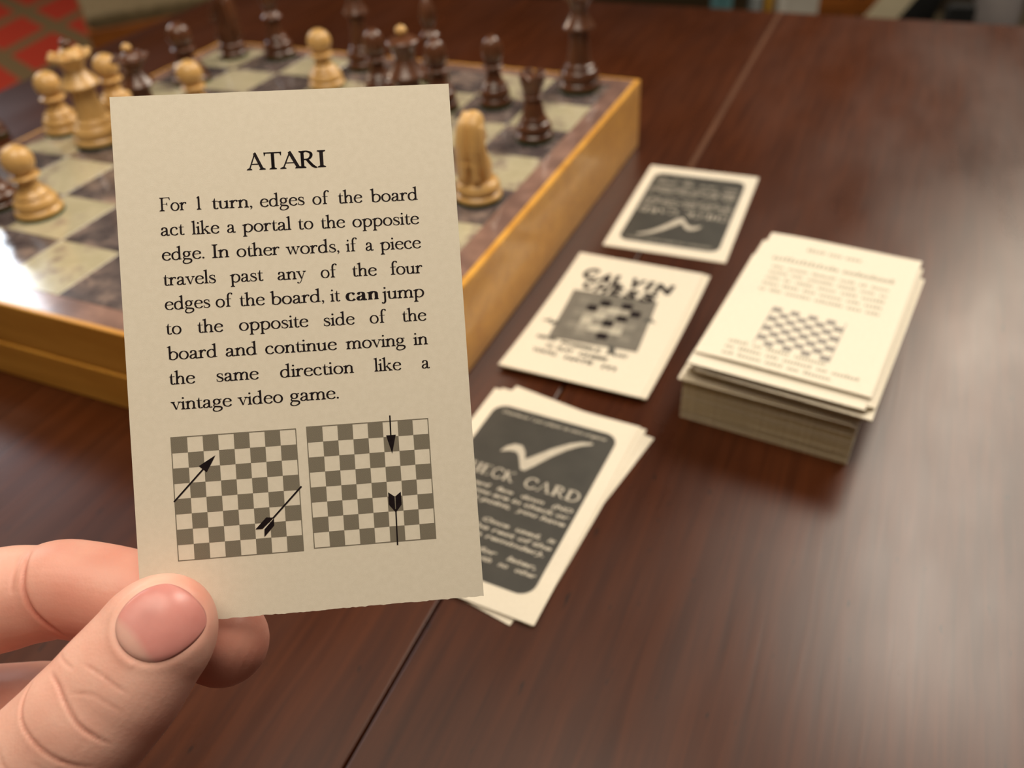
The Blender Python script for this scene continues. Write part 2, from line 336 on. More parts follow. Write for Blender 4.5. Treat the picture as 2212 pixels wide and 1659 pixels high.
def glyph(c):
    s = STEM
    if c == 'a':
        return [nib([(.16, .75), (.24, .93), (.42, .97), (.58, .88), (.62, .68), (.62, .22), (.67, .05), (.78, .03), (.88, .10)]), dot(.17, .755, .085),
                nib([(.62, .60), (.46, .52), (.24, .44), (.11, .24), (.20, .05), (.38, .04), (.62, .22)])], .90
    if c == 'b':
        return [stem(.20, .06, 1.66), flag(.20, 1.68), nib([(.24, .74), (.36, .93), (.58, .97), (.82, .80), (.90, .50), (.80, .18), (.55, .01), (.32, .04), (.20, .16)])], 1.0
    if c == 'c':
        return [nib([(.74, .78), (.62, .93), (.46, .97), (.22, .84), (.12, .50), (.22, .14), (.48, .01), (.66, .06), (.80, .20)]), dot(.70, .77, .085)], .86
    if c == 'd':
        return [stem(.80, .10, 1.66), flag(.80, 1.68), nib([(.76, .78), (.62, .94), (.46, .97), (.20, .80), (.12, .48), (.20, .14), (.44, .01), (.64, .08), (.78, .24)]),
                poly([(.72, .0), (1.02, .05), (1.02, .10), (.88, .12), (.88, .3), (.72, .3)])], 1.06
    if c == 'e':
        return [nib([(.13, .565), (.82, .60)], curve=False, W=[.058, .058]),
                nib([(.80, .60), (.76, .82), (.50, .975), (.24, .85), (.12, .50), (.22, .15), (.48, .01), (.68, .06), (.84, .22)])], .90
    if c == 'f':
        return [stem(.30, .04, 1.22), nib([(.30, 1.15), (.32, 1.42), (.44, 1.62), (.60, 1.66), (.74, 1.56)]), dot(.70, 1.55, .085), foot(.30, w=.46),
                poly([(.06, .92), (.62, .92), (.62, .975), (.06, .975)])], .60
    if c == 'g':
        return [nib(ell(.42, .66, .27, .31), closed=True), nib([(.62, .86), (.72, .93), (.88, .92)], W=[.05, .07, .11]),
                nib([(.26, .40), (.14, .27), (.18, .13), (.42, .06), (.72, .02), (.86, -.12), (.80, -.34), (.50, -.50), (.22, -.48), (.08, -.32), (.14, -.10), (.32, .08)],
                    W=[.07, .095, .13, .165, .17, .17, .14, .09, .12, .145, .11, .08])], .93
    if c == 'h':
        return [stem(.20, .04, 1.66), flag(.20, 1.68), arch(.24, .76), foot(.20), foot(.76)], 1.0
    if c == 'i': return [stem(.22, .04, .9), flag(.22, .99), foot(.22), dot(.22, 1.38, .105)], .44
    if c == 'j':
        return [stem(.24, -.2, .9), flag(.24, .99), nib([(.24, -.1), (.22, -.32), (.10, -.48), (-.06, -.47)]), dot(-.03, -.44, .075), dot(.24, 1.38, .105)], .44
    if c == 'k':
        return [stem(.20, .04, 1.66), flag(.20, 1.68), foot(.20), nib([(.26, .42), (.70, .93)], curve=False, W=[.06, .06]), foot(.70, .96, .34, .06, -1),
                nib([(.40, .58), (.80, .06)], curve=False, W=[.17, .17]), foot(.80, w=.40)], 1.0
    if c == 'l': return [stem(.22, .04, 1.66), flag(.22, 1.68), foot(.22)], .44
    if c == 'm':
        return [stem(.20, .04, .9), flag(.20, .99), arch(.24, .74), stem(.74, .04, .5), arch(.78, 1.28), foot(.20), foot(.74), foot(1.28)], 1.50
    if c == 'n': return [stem(.20, .04, .9), flag(.20, .99), arch(.24, .76), foot(.20), foot(.76)], .98
    if c == 'o': return [nib(ell(.50, .49, .38, .48), closed=True)], 1.0
    if c == 'p':
        return [stem(.22, -.5, .9), flag(.22, .99), foot(.22, -.55), nib([(.26, .74), (.38, .93), (.60, .97), (.84, .80), (.92, .50), (.82, .18), (.58, .01), (.38, .05), (.24, .16)])], 1.03
    if c == 'r': return [stem(.20, .04, .9), flag(.20, .99), foot(.20, w=.46), nib([(.24, .66), (.36, .86), (.52, .96), (.64, .92)]), dot(.63, .87, .09)], .72
    if c == 's':
        return [nib([(.61, .74), (.56, .90), (.38, .97), (.18, .88), (.15, .70), (.34, .54), (.56, .40), (.64, .22), (.52, .05), (.32, .01), (.12, .10), (.08, .28)],
                    W=[.07, .08, .085, .12, .15, .185, .185, .15, .10, .08, .08, .07]),
                poly([(.58, .66), (.63, .66), (.63, .97), (.585, .97)]), poly([(.055, .02), (.10, .02), (.11, .33), (.06, .33)])], .74
    if c == 't':
        return [stem(.24, .2, 1.0), poly([(.16, .92), (.32, .92), (.32, 1.30), (.27, 1.30), (.20, 1.08)]), nib([(.24, .26), (.28, .08), (.42, .02), (.58, .12)]),
                poly([(.04, .92), (.56, .92), (.56, .975), (.04, .975)])], .58
    if c == 'u':
        return [nib([(.20, .85), (.20, .30), (.28, .08), (.46, .03), (.64, .12), (.74, .28)]), flag(.20, .99), stem(.76, .08, .9), flag(.76, .99),
                poly([(.68, 0), (.98, .05), (.98, .10), (.84, .12), (.84, .3), (.68, .3)])], 1.0
    if c == 'v': return [nib([(.16, .95), (.46, .02)], curve=False, W=[.17, .15]), nib([(.46, .02), (.74, .95)], curve=False, W=[.06, .06]), foot(.15, .97, .40, .16, -1), foot(.75, .97, .32, .06, -1)], .88
    if c == 'w':
        return [nib([(.16, .95), (.42, .02)], curve=False, W=[.16, .14]), nib([(.42, .02), (.68, .95)], curve=False, W=[.055, .055]), nib([(.66, .95), (.92, .02)], curve=False, W=[.16, .14]),
                nib([(.92, .02), (1.18, .95)], curve=False, W=[.055, .055]), foot(.15, .97, .38, .16, -1), foot(.66, .97, .30, .16, -1), foot(1.19, .97, .30, .06, -1)], 1.32
    if c == 'y':
        return [nib([(.16, .95), (.47, .05)], curve=False, W=[.17, .15]), nib([(.76, .95), (.50, .06), (.36, -.34), (.20, -.50), (.06, -.46)], W=[.06, .06, .06, .06, .07]),
                dot(.09, -.43, .08), foot(.15, .97, .40, .16, -1), foot(.76, .97, .32, .06, -1)], .88
    if c == ',': return [dot(.16, .09, .10), nib([(.22, .10), (.22, -.08), (.10, -.26)], W=[.10, .08, .03])], .36
    if c == '.': return [dot(.18, .09, .105)], .36
    if c == '1': return [stem(.30, .04, 1.55), foot(.30, w=.46), poly([(.215, 1.6), (.385, 1.66), (.385, 1.4), (.215, 1.40), (.10, 1.42), (.10, 1.46)])], .60
    if c == '(': return [nib([(.42, 1.7), (.16, 1.2), (.10, .65), (.16, .1), (.42, -.35)])], .45
    if c == ')': return [nib([(.05, 1.7), (.30, 1.2), (.36, .65), (.30, .1), (.05, -.35)])], .45
    # capitals, 1.65 high
    H = 1.65; s2 = .30 if STEM > .31 else .20
    if c == 'A':
        return [nib([(.12, .03), (.66, H)], curve=False, W=[.065, .065]), nib([(.62, H-.02), (1.24, .03)], curve=False, W=[.21, .21]), foot(.12, w=.42, s=.07), foot(1.25, w=.50, s=.2),
                poly([(.30, .52), (1.0, .52), (1.0, .58), (.30, .58)]), poly([(.60, H), (.70, H), (.66, H+.06)])], 1.44
    if c == 'T':
        return [stem(.68, .04, H-.03, s2), foot(.68, w=.52, s=s2), poly([(.10, H-.07), (1.26, H-.07), (1.26, H), (.10, H)]),
                poly([(.10, H), (.04, H+.03), (.07, H-.34), (.13, H-.10), (.20, H-.06)]), poly([(1.26, H), (1.32, H+.03), (1.29, H-.34), (1.23, H-.10), (1.16, H-.06)])], 1.36
    if c == 'R':
        return [stem(.28, .04, H-.04, s2), foot(.28, w=.50, s=s2), foot(.28, H, .50, s2, -1), nib([(.28, H-.03), (.62, H-.03), (.92, H-.20), (.94, H-.50), (.74, H-.78), (.32, H-.83)], S_=.19),
                nib([(.62, .84), (1.02, .22), (1.24, .03), (1.36, -.01)], W=[.17, .19, .13, .06])], 1.34
    if c == 'I': return [stem(.30, .04, H-.04, s2), foot(.30, w=.52, s=s2), foot(.30, H, .52, s2, -1)], .60
    if c == 'F':
        return [stem(.28, .04, H-.04, s2), foot(.28, w=.56, s=s2), foot(.28, H, .50, s2, -1), poly([(.28, H-.055), (1.10, H-.055), (1.10, H), (.28, H)]),
                poly([(1.10, H), (1.14, H-.32), (1.09, H-.32), (.98, H-.055)]), poly([(.28, .82), (.80, .82), (.80, .87), (.28, .87)]), poly([(.80, .66), (.84, .66), (.84, 1.03), (.80, 1.03), (.72, .86)])], 1.14
    if c == 'C':
        return [nib([(1.22, H-.40), (1.06, H-.10), (.74, H), (.34, H-.22), (.14, .82), (.32, .22), (.74, 0), (1.06, .12), (1.26, .40)], S_=.2), poly([(1.19, H-.5), (1.25, H-.5), (1.25, H), (1.2, H)])], 1.36
    if c == 'H': return [stem(.28, .04, H-.04, s2), stem(1.16, .04, H-.04, s2), foot(.28, w=.5, s=s2), foot(.28, H, .5, s2, -1), foot(1.16, w=.5, s=s2), foot(1.16, H, .5, s2, -1), poly([(.28, .80), (1.16, .80), (1.16, .86), (.28, .86)])], 1.44
    if c == 'E':
        return [stem(.28, .04, H-.04, s2), foot(.28, w=.5, s=s2), foot(.28, H, .5, s2, -1), poly([(.28, H-.06), (1.08, H-.06), (1.08, H), (.28, H)]), poly([(.28, 0), (1.14, 0), (1.14, .06), (.28, .06)]),
                poly([(1.08, H), (1.12, H-.32), (1.07, H-.32), (.96, H-.055)]), poly([(1.14, 0), (1.2, .36), (1.14, .36), (1.0, .05)]), poly([(.28, .82), (.8, .82), (.8, .87), (.28, .87)]), poly([(.80, .66), (.84, .66), (.84, 1.03), (.80, 1.03)])], 1.24
    if c == 'K': return [stem(.28, .04, H-.04, s2), foot(.28, w=.5, s=s2), foot(.28, H, .5, s2, -1), nib([(.34, .74), (1.08, H-.04)], curve=False, W=[.07, .07]), foot(1.08, H, .4, .07, -1), nib([(.56, .94), (1.18, .03)], curve=False, W=[.2, .2]), foot(1.2, w=.5, s=.2)], 1.4
    if c == 'D': return [stem(.28, .04, H-.04, s2), foot(.28, w=.5, s=s2), foot(.28, H, .5, s2, -1), nib([(.28, H-.03), (.72, H-.03), (1.16, H-.28), (1.32, .82), (1.14, .26), (.72, .03), (.28, .03)], S_=.2)], 1.46
    if c == 'N': return [stem(.28, .04, H-.04, .07), stem(1.22, .04, H-.04, .07), foot(.28, w=.42, s=.07), foot(1.22, H, .42, .07, -1), nib([(.22, H-.03), (1.22, .02)], curve=False, W=[.2, .2])], 1.44
    if c == 'O': return [nib(ell(.76, .82, .60, .80), closed=True, S_=.2)], 1.5
    return [], .5
_gc = {}
def word_geo(word, bold=False):
    global STEM, THIN
    parts, x = [], 0
    if bold: STEM, THIN = (.34, .17) if bold == 'caps' else (.30, .10)
    for ch in word:
        if ch == ' ': x += .42; continue
        key = (ch, bold)
        if key not in _gc: _gc[key] = glyph(ch)
        g, adv = _gc[key]; adv += .12 if bold else 0
        for vs, fs in g: parts.append(([(vx+x, vy) for vx, vy in vs], fs))
        x += adv
    STEM, THIN = .185, .085
    return parts, x
def place(parts, x0, y0, sx, sy, shear=0, ang=0):
    out = []; ca, sa = cos(ang), sin(ang)
    for vs, fs in parts:
        q = []
        for x, y in vs:
            X = (x+shear*y)*sx; Y = y*sy; q.append((x0+X*ca-Y*sa, y0+X*sa+Y*ca))
        out.append((q, fs))
    return out
def fit_word(word, xa, xb, y, xh, bold=False, shear=0, ang=0):
    parts, wd = word_geo(word, bold)
    xs = [p[0] for vs, fs in parts for p in vs]; a, b = min(xs), max(xs)
    sx = (xb-xa)/(b-a); return place([([(px-a, py) for px, py in vs], fs) for vs, fs in parts], xa, y, sx, xh, shear, ang)
FLATZ = lambda x, y: 0.0
def print_obj(name, parts, material, parent, zmm, zf=FLATZ, label=None, kind=None):
    V, Fc = [], []
    for k, (vs, fs) in enumerate(parts):
        o = len(V); V += [(x/1000, y/1000, (zf(x, y)+zmm+(k % 5)*.003)/1000) for x, y in vs]
        for f in fs:
            # keep every printed face turned towards the reader
            P = [vs[i] for i in f]; ar = sum(P[i][0]*P[(i+1) % len(P)][1]-P[(i+1) % len(P)][0]*P[i][1] for i in range(len(P)))
            Fc.append(tuple(i+o for i in (f if ar > 0 else f[::-1])))
    ob = link_mesh(name, V, Fc, material, parent)
    if label: ob['label'] = label
    if kind: ob['kind'] = kind
    return ob
_fc = {}
def sans_geo(text, off=0):
    """letters of Blender's built-in face, unit cap height about .73"""
    if (text, off) in _fc: return _fc[text, off]
    cu = bpy.data.curves.new('t', 'FONT'); cu.body = text; cu.resolution_u = 3; cu.offset = off
    o = bpy.data.objects.new('t', cu); COL.objects.link(o)
    dg = bpy.context.evaluated_depsgraph_get(); me = bpy.data.meshes.new_from_object(o.evaluated_get(dg))
    vs = [(v.co.x, v.co.y) for v in me.vertices]; fs = [tuple(p.vertices) for p in me.polygons]
    bpy.data.objects.remove(o); bpy.data.curves.remove(cu); bpy.data.meshes.remove(me)
    _fc[text, off] = (vs, fs); return _fc[text, off]
def fit_sans(text, xa, xb, y, cap, shear=0, ang=0, grow=0):
    vs, fs = sans_geo(text, grow); xs = [p[0] for p in vs]; a, b = min(xs), max(xs)
    return place([([(px-a, py) for px, py in vs], fs)], xa, y, (xb-xa)/(b-a), cap/.73, shear, ang)

# ------------------------------------------------------------ room shell
box('floor', (0, 1.5, -.05), (7, 6, .1), M['floor'], kind='structure')
box('wall_back', (0, 4.55, 1.2), (7, .1, 2.6), M['wall'], kind='structure')
box('baseboard_back', (0, 4.49, .06), (7, .02, .12), M['chairwood'], kind='structure')

# ------------------------------------------------------------ dining table (local frame turned with the far edge)
TA = math.radians(-25.6)
tab = empty('dining_table', (0, 0, 0), TA)
tag(tab, 'dark reddish mahogany dining table under the chess set and cards', 'table')
def to_table(x, y): return (cos(-TA)*x-sin(-TA)*y, sin(-TA)*x+cos(-TA)*y)
SX = to_table(-.02469, .15228)[0]                   # leaf joint
S2 = to_table(-.035, .733)[0]
FY = to_table(.25, .672)[1]; LX = to_table(-.315, .715)[0]
NY = to_table(0, -.55)[1]; RX = SX+1.15
th = .024
def leaf(x0, x1):
    o = box('table_leaf', ((x0+x1)/2, (FY+NY)/2, TZ-th/2), (x1-x0, FY-NY, th), M['table'], tab, bevel=.0007); return o
leaf(SX+.0004, RX); leaf(S2+.0004, SX-.0004); leaf(LX, S2-.0004)
box('leaf_seal', (SX-.0003, .5*(FY+to_table(.07, .34)[1]), TZ-.0004), (.0030, FY-to_table(.07, .34)[1], .0010), M['strip'], tab)['label'] = 'pale worn strip along the leaf joint'
for a, b in (((LX+RX)/2, FY-.06), ((LX+RX)/2, NY+.06)): box('apron', (a, b, TZ-th-.045), (RX-LX-.16, .02, .09), M['tableleg'], tab)
for a in (LX+.06, RX-.06): box('apron', (a, (FY+NY)/2, TZ-th-.045), (.02, FY-NY-.16, .09), M['tableleg'], tab)
lv, lf = lathe([(26, 0), (30, 20), (22, 60), (24, 200), (34, 420), (36, 520), (28, 560), (38, 600), (38, 725)], seg=24)
for a in (LX+.06, RX-.06):
    for b in (FY-.06, NY+.06):
        o = link_mesh('leg', lv, lf, M['tableleg'], tab, smooth=True); o.location = (a, b, 0)

# ------------------------------------------------------------ chessboard: a folding amber box
BX, BY, BA, BS, BH = -.1092315, .3897819, -.4590771, .2843817, .0375286
board = empty('chessboard', (BX, BY, TZ), BA)
tag(board, 'amber wooden chessboard box with mottled grey and beige squares', 'chessboard')
hs = BS/2; rim = .0026
def side(cx, cy, sx, sy, z0, z1): return box('side_panel', (cx, cy, (z0+z1)/2), (sx, sy, z1-z0), M['amber'], board, bevel=.0008)
side(hs-.004, 0, .008, BS, 0, BH); side(-hs+.004, 0, .008, BS-.0002, 0, BH)
side(0, hs-.004, BS-.0162, .008, 0, BH)
side(0, -hs+.0043, BS-.0162, .0074, .0178, BH); side(0, -hs+.004, BS-.0162, .008, 0, .0172)
box('bottom_panel', (0, 0, .002), (BS-.0165, BS-.0165, .003), M['amber'], board)
bm = bmesh.new(); add_box(bm, 0, 0, BH-.0025, BS-2*rim, BS-2*rim, .0052); bm_obj('veneer_border', bm, M['border'], board)
SQ = .0325
sqv, sqf = [], []
bm = bmesh.new(); add_box(bm, 0, 0, 0, SQ-.0001, SQ-.0001, .0006, bevel=.0001, seg=1)
me_l = bpy.data.meshes.new('light_square'); bm.to_mesh(me_l); me_d = me_l.copy(); bm.free()
me_l.materials.append(M['lightsq']); me_d.materials.append(M['darksq'])
for i in range(8):
    for j in range(8):
        dk = (i+j) % 2 == 0
        o = bpy.data.objects.new('dark_square' if dk else 'light_square', me_d if dk else me_l); COL.objects.link(o); o.parent = board
        o.location = ((i-3.5)*SQ, (j-3.5)*SQ, BH)
BTOP = TZ+BH+.0003

# ------------------------------------------------------------ chess pieces
def part(name, profile, material, parent, seg=40, label=None):
    vs, fs = lathe(profile, seg); o = link_mesh(name, vs, fs, material, parent, smooth=True)
    if label: o['label'] = label
    return o
def make_piece(kind, mt, ft):
    e = empty('chess_'+kind)
    def felt(r): part('felt_pad', [(r-.2, 0), (r+.5, .2), (r+.5, 1.4), (r-.2, 1.6)], M['felt'], e, label='dark green felt pad')
    if kind == 'pawn':
        felt(9.5)
        part('base', [(9.6, .9), (10.0, 1.6), (9.9, 2.8), (9.0, 3.9), (8.5, 4.2), (9.1, 4.9), (9.1, 6.3), (8.2, 8.0), (6.9, 9.0)], mt, e)
        part('body', [(6.6, 8.9), (7.2, 9.3), (7.3, 9.9), (6.4, 10.7), (5.2, 12), (4.3, 14), (3.7, 16.6)], mt, e)
        part('collar', [(3.5, 16.4), (5.6, 16.9), (6.4, 17.6), (6.0, 18.3), (4.2, 18.9)], mt, e)
        part('head', ball_profile(6.5, 24.4, -68), mt, e)
    elif kind == 'rook':
        felt(8.0)
        part('base', [(8.1, .9), (8.5, 1.6), (8.5, 2.9), (7.6, 3.9), (7.3, 4.2), (7.9, 5), (7.9, 6.4), (7.0, 8.2), (6.0, 9.0)], mt, e)
        part('body', [(5.6, 8.9), (6.2, 9.5), (6.0, 10.4), (5.0, 12), (4.6, 14.5), (4.0, 17.6), (3.6, 20)], mt, e)
        part('collar', [(3.3, 19.8), (4.6, 20.2), (4.7, 20.9), (3.7, 21.4)], mt, e)
        vs, fs = lathe([(3.7, 21.3), (4.3, 23), (5.3, 26.6), (5.9, 29.8), (5.7, 31.2), (4.2, 31.2), (4.0, 29.6), (.2, 29.4)], 40)
        for i in range(len(vs)):                    # crenels cut into the tower's rim
            x, y, z = vs[i]
            if z > .0302 and (atan2(y, x)/(pi/2)) % 1 < .22: vs[i] = (x, y, .0296)
        link_mesh('tower', vs, fs, mt, e, smooth=True)
    elif kind in ('queen', 'king'):
        felt(10.8)
        part('base', [(10.9, .9), (11.3, 1.8), (11.2, 3.2), (10.3, 4.5), (9.8, 4.9), (10.5, 5.7), (10.5, 7.8), (9.4, 10.0), (8.0, 10.9)], mt, e)
        part('body', [(7.7, 10.8), (8.2, 11.5), (7.9, 12.6), (6.7, 13.6), (6.0, 17), (5.3, 23), (4.9, 29.6)], mt, e)
        part('collar', [(4.7, 29.4), (8.0, 30.0), (8.6, 30.9), (7.6, 32.4), (6.0, 34.8), (4.6, 37.2), (4.3, 38)], mt, e)
        if kind == 'queen':
            vs, fs = lathe([(4.2, 37.8), (4.9, 40), (6.6, 43), (8.1, 44.9), (7.6, 45.6), (6.4, 44.8), (4.5, 44.4)], 48)
            b = [(vs, fs)]
            for k in range(8):
                a = 2*pi*k/8; p_, f_ = lathe(ball_profile(1.75, 0, -90), 12)
                b.append(([(x+.0078*cos(a), y+.0078*sin(a), z+.0453) for x, y, z in p_], f_))
            V, Fc = join(b); link_mesh('coronet', V, Fc, mt, e, smooth=True)
            part('dome', ball_profile(5.2, 43.6, -10), mt, e)
            part('finial', ball_profile(2.5, 50.6, -80), ft, e, 24)
        else:
            part('crown', [(4.2, 37.8), (4.4, 39), (5.0, 42), (6.3, 44.6), (6.9, 45.3), (6.2, 46.2), (3.8, 47.4), (1.2, 47.9)], mt, e)
            part('finial', ball_profile(2.4, 50.0, -80), ft, e, 24)
    elif kind == 'bishop':
        felt(8.6)
        part('base', [(8.7, .9), (9.1, 1.7), (9.0, 3.0), (8.1, 4.1), (7.8, 4.4), (8.5, 5.2), (8.5, 6.9), (7.4, 8.8), (6.2, 9.7)], mt, e)
        part('body', [(5.9, 9.6), (6.5, 10.2), (6.1, 11.2), (4.9, 13), (3.9, 17), (3.5, 21.2)], mt, e)
        part('collar', [(3.4, 21), (5.8, 21.6), (6.1, 22.4), (4.6, 23.6), (3.4, 25.2), (3.2, 26.4)], mt, e)
        part('mitre', [(3.2, 26.2), (4.4, 28.4), (5.1, 31), (4.8, 34), (3.2, 37.2), (1.6, 39.4), (1.2, 39.9)], mt, e)
        part('finial', ball_profile(1.7, 41.2, -85), mt, e, 20)
    elif kind == 'knight':
        felt(9.4)
        part('base', [(9.5, .9), (9.9, 1.6), (9.8, 2.9), (8.8, 3.9), (8.5, 4.2), (9.2, 5.0), (9.2, 6.6), (8.2, 8.4), (7.0, 9.0)], mt, e)
        # horse looks along +x ; mane runs down the -x side
        ps = [tube([(0.5, 0, 8, 7.0, .86), (1.6, 0, 13, 7.6, .74), (.6, 0, 19, 6.4, .66), (-1.6, 0, 25, 5.6, .86), (-1.2, 0, 31, 5.0, .98), (1.0, 0, 33, 4.4, 1.0)], flat=(0, 1, 0)),
              tube([(-.5, 0, 31.5, 4.3, .8), (3.5, 0, 29.5, 4.0, .74), (7.2, 0, 25.6, 2.9, .8), (8.6, 0, 23.4, 2.6, .85)], flat=(0, 1, 0)),
              tube([(-.5, 1.9, 33.5, 1.5), (-.9, 2.3, 36, 1.0), (-1.0, 2.4, 37.8, .45)], seg=12),
              tube([(-.5, -1.9, 33.5, 1.5), (-.9, -2.3, 36, 1.0), (-1.0, -2.4, 37.8, .45)], seg=12)]
        for s_ in (-1, 1):
            ps.append(tube([(-1.5, 2.2*s_, 36.4, 1.6), (-5.2, 2.4*s_, 33, 2.1), (-7.0, 2.4*s_, 26, 2.2), (-7.2, 2.3*s_, 19, 2.1), (-7.4, 2.6*s_, 12.5, 1.8)], seg=12))
            ps.append(tube([(-3.5, 4.6*s_, 32, 1.1), (-4.6, 5.2*s_, 25, 1.3), (-4.6, 5.6*s_, 17, 1.4), (-4.6, 5.8*s_, 11.5, 1.1)], seg=12))
        me = remeshed(ps, .00045, 2); me.materials.clear(); me.materials.append(mt); me.name = 'horse_head'
        o = bpy.data.objects.new('horse_head', me); COL.objects.link(o); o.parent = e
    return e
_pieces = {}
def piece(kind, dark, lx, ly, label, group, rz=0, scale=(1, 1, 1), board_local=True):
    key = (kind, dark)
    if key not in _pieces:
        o = _pieces[key] = make_piece(kind, M['rosewood'] if dark else M['boxwood'], M['boxwood'] if dark else M['rosewood'])
    else: o = copy_tree(_pieces[key])
    c, s = cos(BA), sin(BA)
    o.location = (BX+(c*lx-s*ly)/1000, BY+(s*lx+c*ly)/1000, BTOP); o.rotation_euler = (0, 0, BA+rz); o.scale = scale
    tag(o, label, 'chess piece', group); return o
WP, DP = 'pale wooden pawns on the chessboard', 'dark wooden pawns on the chessboard'
piece('pawn', 0, -61, -82, 'pale wooden pawn nearest the camera, at the lower left of the board', WP)
piece('pawn', 0, -125, -7, 'pale wooden pawn standing just left of the pale queen', WP)
piece('pawn', 0, -115, 23, 'pale wooden pawn half hidden behind the right side of the pale queen', WP)
piece('pawn', 0, -61, 26, 'pale wooden pawn with only its head above the held card', WP)
piece('pawn', 0, -23, 87, 'pale wooden pawn near the far side, rising over the middle of the held card', WP)
piece('queen', 0, -95, -12, 'pale wooden queen with scalloped crown and dark ball finial', 'queens on the chessboard', rz=.35, scale=(1.1, 1.1, .95))
piece('knight', 0, 118, -11, 'pale wooden knight seen from its mane, right of the held card', 'knights on the chessboard', rz=math.radians(96), scale=(1.02, 1.02, 1.0))
piece('queen', 1, -72, 2, 'dark wooden queen with pointed crown and yellow ball finial', 'queens on the chessboard', rz=.2, scale=(.95, .95, .86))
piece('pawn', 1, -107, 72, 'dark wooden pawn at the far left edge of the board', DP, scale=(1.06, 1.06, 1.08))
piece('knight', 1, -112, 117, 'dark wooden knight on the far left corner of the board', 'knights on the chessboard', rz=math.radians(200), scale=(.88, .88, 1.0))
piece('bishop', 1, -82, 124, 'dark wooden bishop beside the dark knight on the far edge', 'bishops on the chessboard', scale=(1.02, 1.02, 1.06))
piece('queen', 1, -19, 120, 'tall dark wooden piece behind the small pale pawn on the far edge', 'queens on the chessboard', scale=(.84, .84, 1.0))
piece('pawn', 1, 16, 81, 'dark wooden pawn between the far pale pawn and the yellow tipped king', DP, scale=(.9, .9, 1.15))
piece('king', 1, 60, 38, 'dark wooden king with pale ball finial showing over the held card', 'kings on the chessboard', scale=(1.12, 1.12, 1.0))
piece('bishop', 1, 32, 112, 'dark wooden bishop behind the yellow tipped king', 'bishops on the chessboard', scale=(.9, .9, 1.1))
piece('pawn', 1, 56, 74, 'dark wooden pawn just above the held card\'s right corner', DP, scale=(.9, .9, 1.15))
piece('pawn', 1, 81, 87, 'dark wooden pawn in the open, third piece from the right corner', DP, scale=(.84, .84, 1.13))
piece('rook', 1, 117, 53, 'slim dark wooden rook in front of the tall dark piece at the right corner', 'rooks on the chessboard', scale=(1.06, 1.06, 1.0))
piece('queen', 1, 115, 120, 'tallest dark wooden piece at the far right corner of the board', 'queens on the chessboard', scale=(.98, .98, 1.04))
piece('bishop', 1, -86, -82, 'dark wooden piece at the frame\'s left edge, behind the nearest pale pawn', 'bishops on the chessboard', scale=(1.0, 1.0, .8))
o = piece('rook', 1, -140, -62, 'dark wooden piece standing off the board at the frame\'s left edge', 'rooks on the chessboard')
o.location = (-.3225, .540, TZ+.0001)

# ------------------------------------------------------------ cards
CW, CH = 57.11, 88.9
def card_mesh(name, t=.34, zf=FLATZ, nx=10, ny=16, rough_edge=0, w=CW, h=CH):
    vs, fs = [], []; W1 = nx+1
    for k in (1, 0):
        for j in range(ny+1):
            for i in range(W1):
                x = -w/2+w*i/nx; y = -h/2+h*j/ny
                jy = rough_edge*(random.random()-.5) if (rough_edge and j == 0) else 0
                vs.append((x/1000, (y+jy)/1000, (zf(x, y)+(0 if k else -t))/1000))
    N = W1*(ny+1)
    for j in range(ny):
        for i in range(nx):
            a = j*W1+i; fs.append((a, a+1, a+W1+1, a+W1)); fs.append((N+a, N+a+W1, N+a+W1+1, N+a+1))
    for i in range(nx):
        fs.append((i+1, i, N+i, N+i+1)); a = ny*W1+i; fs.append((a, a+1, N+a+1, N+a))
    for j in range(ny):
        a = j*W1; fs.append((a, a+W1, N+a+W1, N+a)); a = j*W1+nx; fs.append((a+W1, a, N+a, N+a+W1))
    me = bpy.data.meshes.new(name); me.from_pydata(vs, [], fs); me.materials.append(M['paper']); me.materials.append(M['shaded_edge']); me.update()
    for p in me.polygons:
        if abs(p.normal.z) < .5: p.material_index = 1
    return me
def card_thing(name, x, y, ztop, a, label, me, group=None, cat='card'):
    e = empty(name, (x, y, TZ+ztop), a); tag(e, label, cat, group)
    o = bpy.data.objects.new('card_sheet', me); COL.objects.link(o); o.parent = e; return e
def rrect(cx, cy, w, h, r, n=8):
    P = []
    for qx, qy, a0 in ((1, 1, 0), (-1, 1, 90), (-1, -1, 180), (1, -1, 270)):
        for k in range(n+1):
            a = math.radians(a0+90*k/n); P.append((cx+qx*(w/2-r)+r*cos(a), cy+qy*(h/2-r)+r*sin(a)))
    return P
flat_me = card_mesh('flat_card', nx=1, ny=1)
def check_card(e, body_lines):
    print_obj('dark_panel', [poly(rrect(0, .2, 47.2, 73.6, 5))], M['darkink'], e, .03, label='charcoal rounded panel printed on the card')
    ck = [(-11.6, 14.6), (-10.6, 17.6), (-8.2, 19.9), (-5.6, 20.0), (-3.4, 17.6), (-1.9, 14.2), (.8, 17.6), (4.6, 22.6), (9.0, 27.0), (12.4, 29.3), (16.2, 30.4),
          (16.6, 29.6), (13.2, 27.6), (9.6, 24.0), (5.6, 18.4), (2.4, 12.6), (.2, 9.2), (-1.4, 9.4), (-3.0, 12.2), (-4.6, 15.0), (-6.2, 16.4), (-8.4, 16.2)]
    print_obj('check_mark', [poly([(x, y) for x, y in ck])], M['white_ink'], e, .06)
    t = []
    for wd, a, b in (('CHECK', -22.0, -1.2), ('CARD', 2.6, 21.9)): t += fit_word(wd, a, b, 2.6, 2.75, bold='caps')
    print_obj('title', t, M['white_ink'], e, .07)
    print_obj('top_line', fit_sans(*body_lines[0], shear=.22, grow=.015), M['white_ink'], e, .08)
    b = []
    for txt, xa, xb, y, cap in body_lines[1:]: b += fit_sans(txt, xa, xb, y, cap, shear=.22, grow=.03)
    print_obj('body_text', b, M['white_ink'], e, .08)
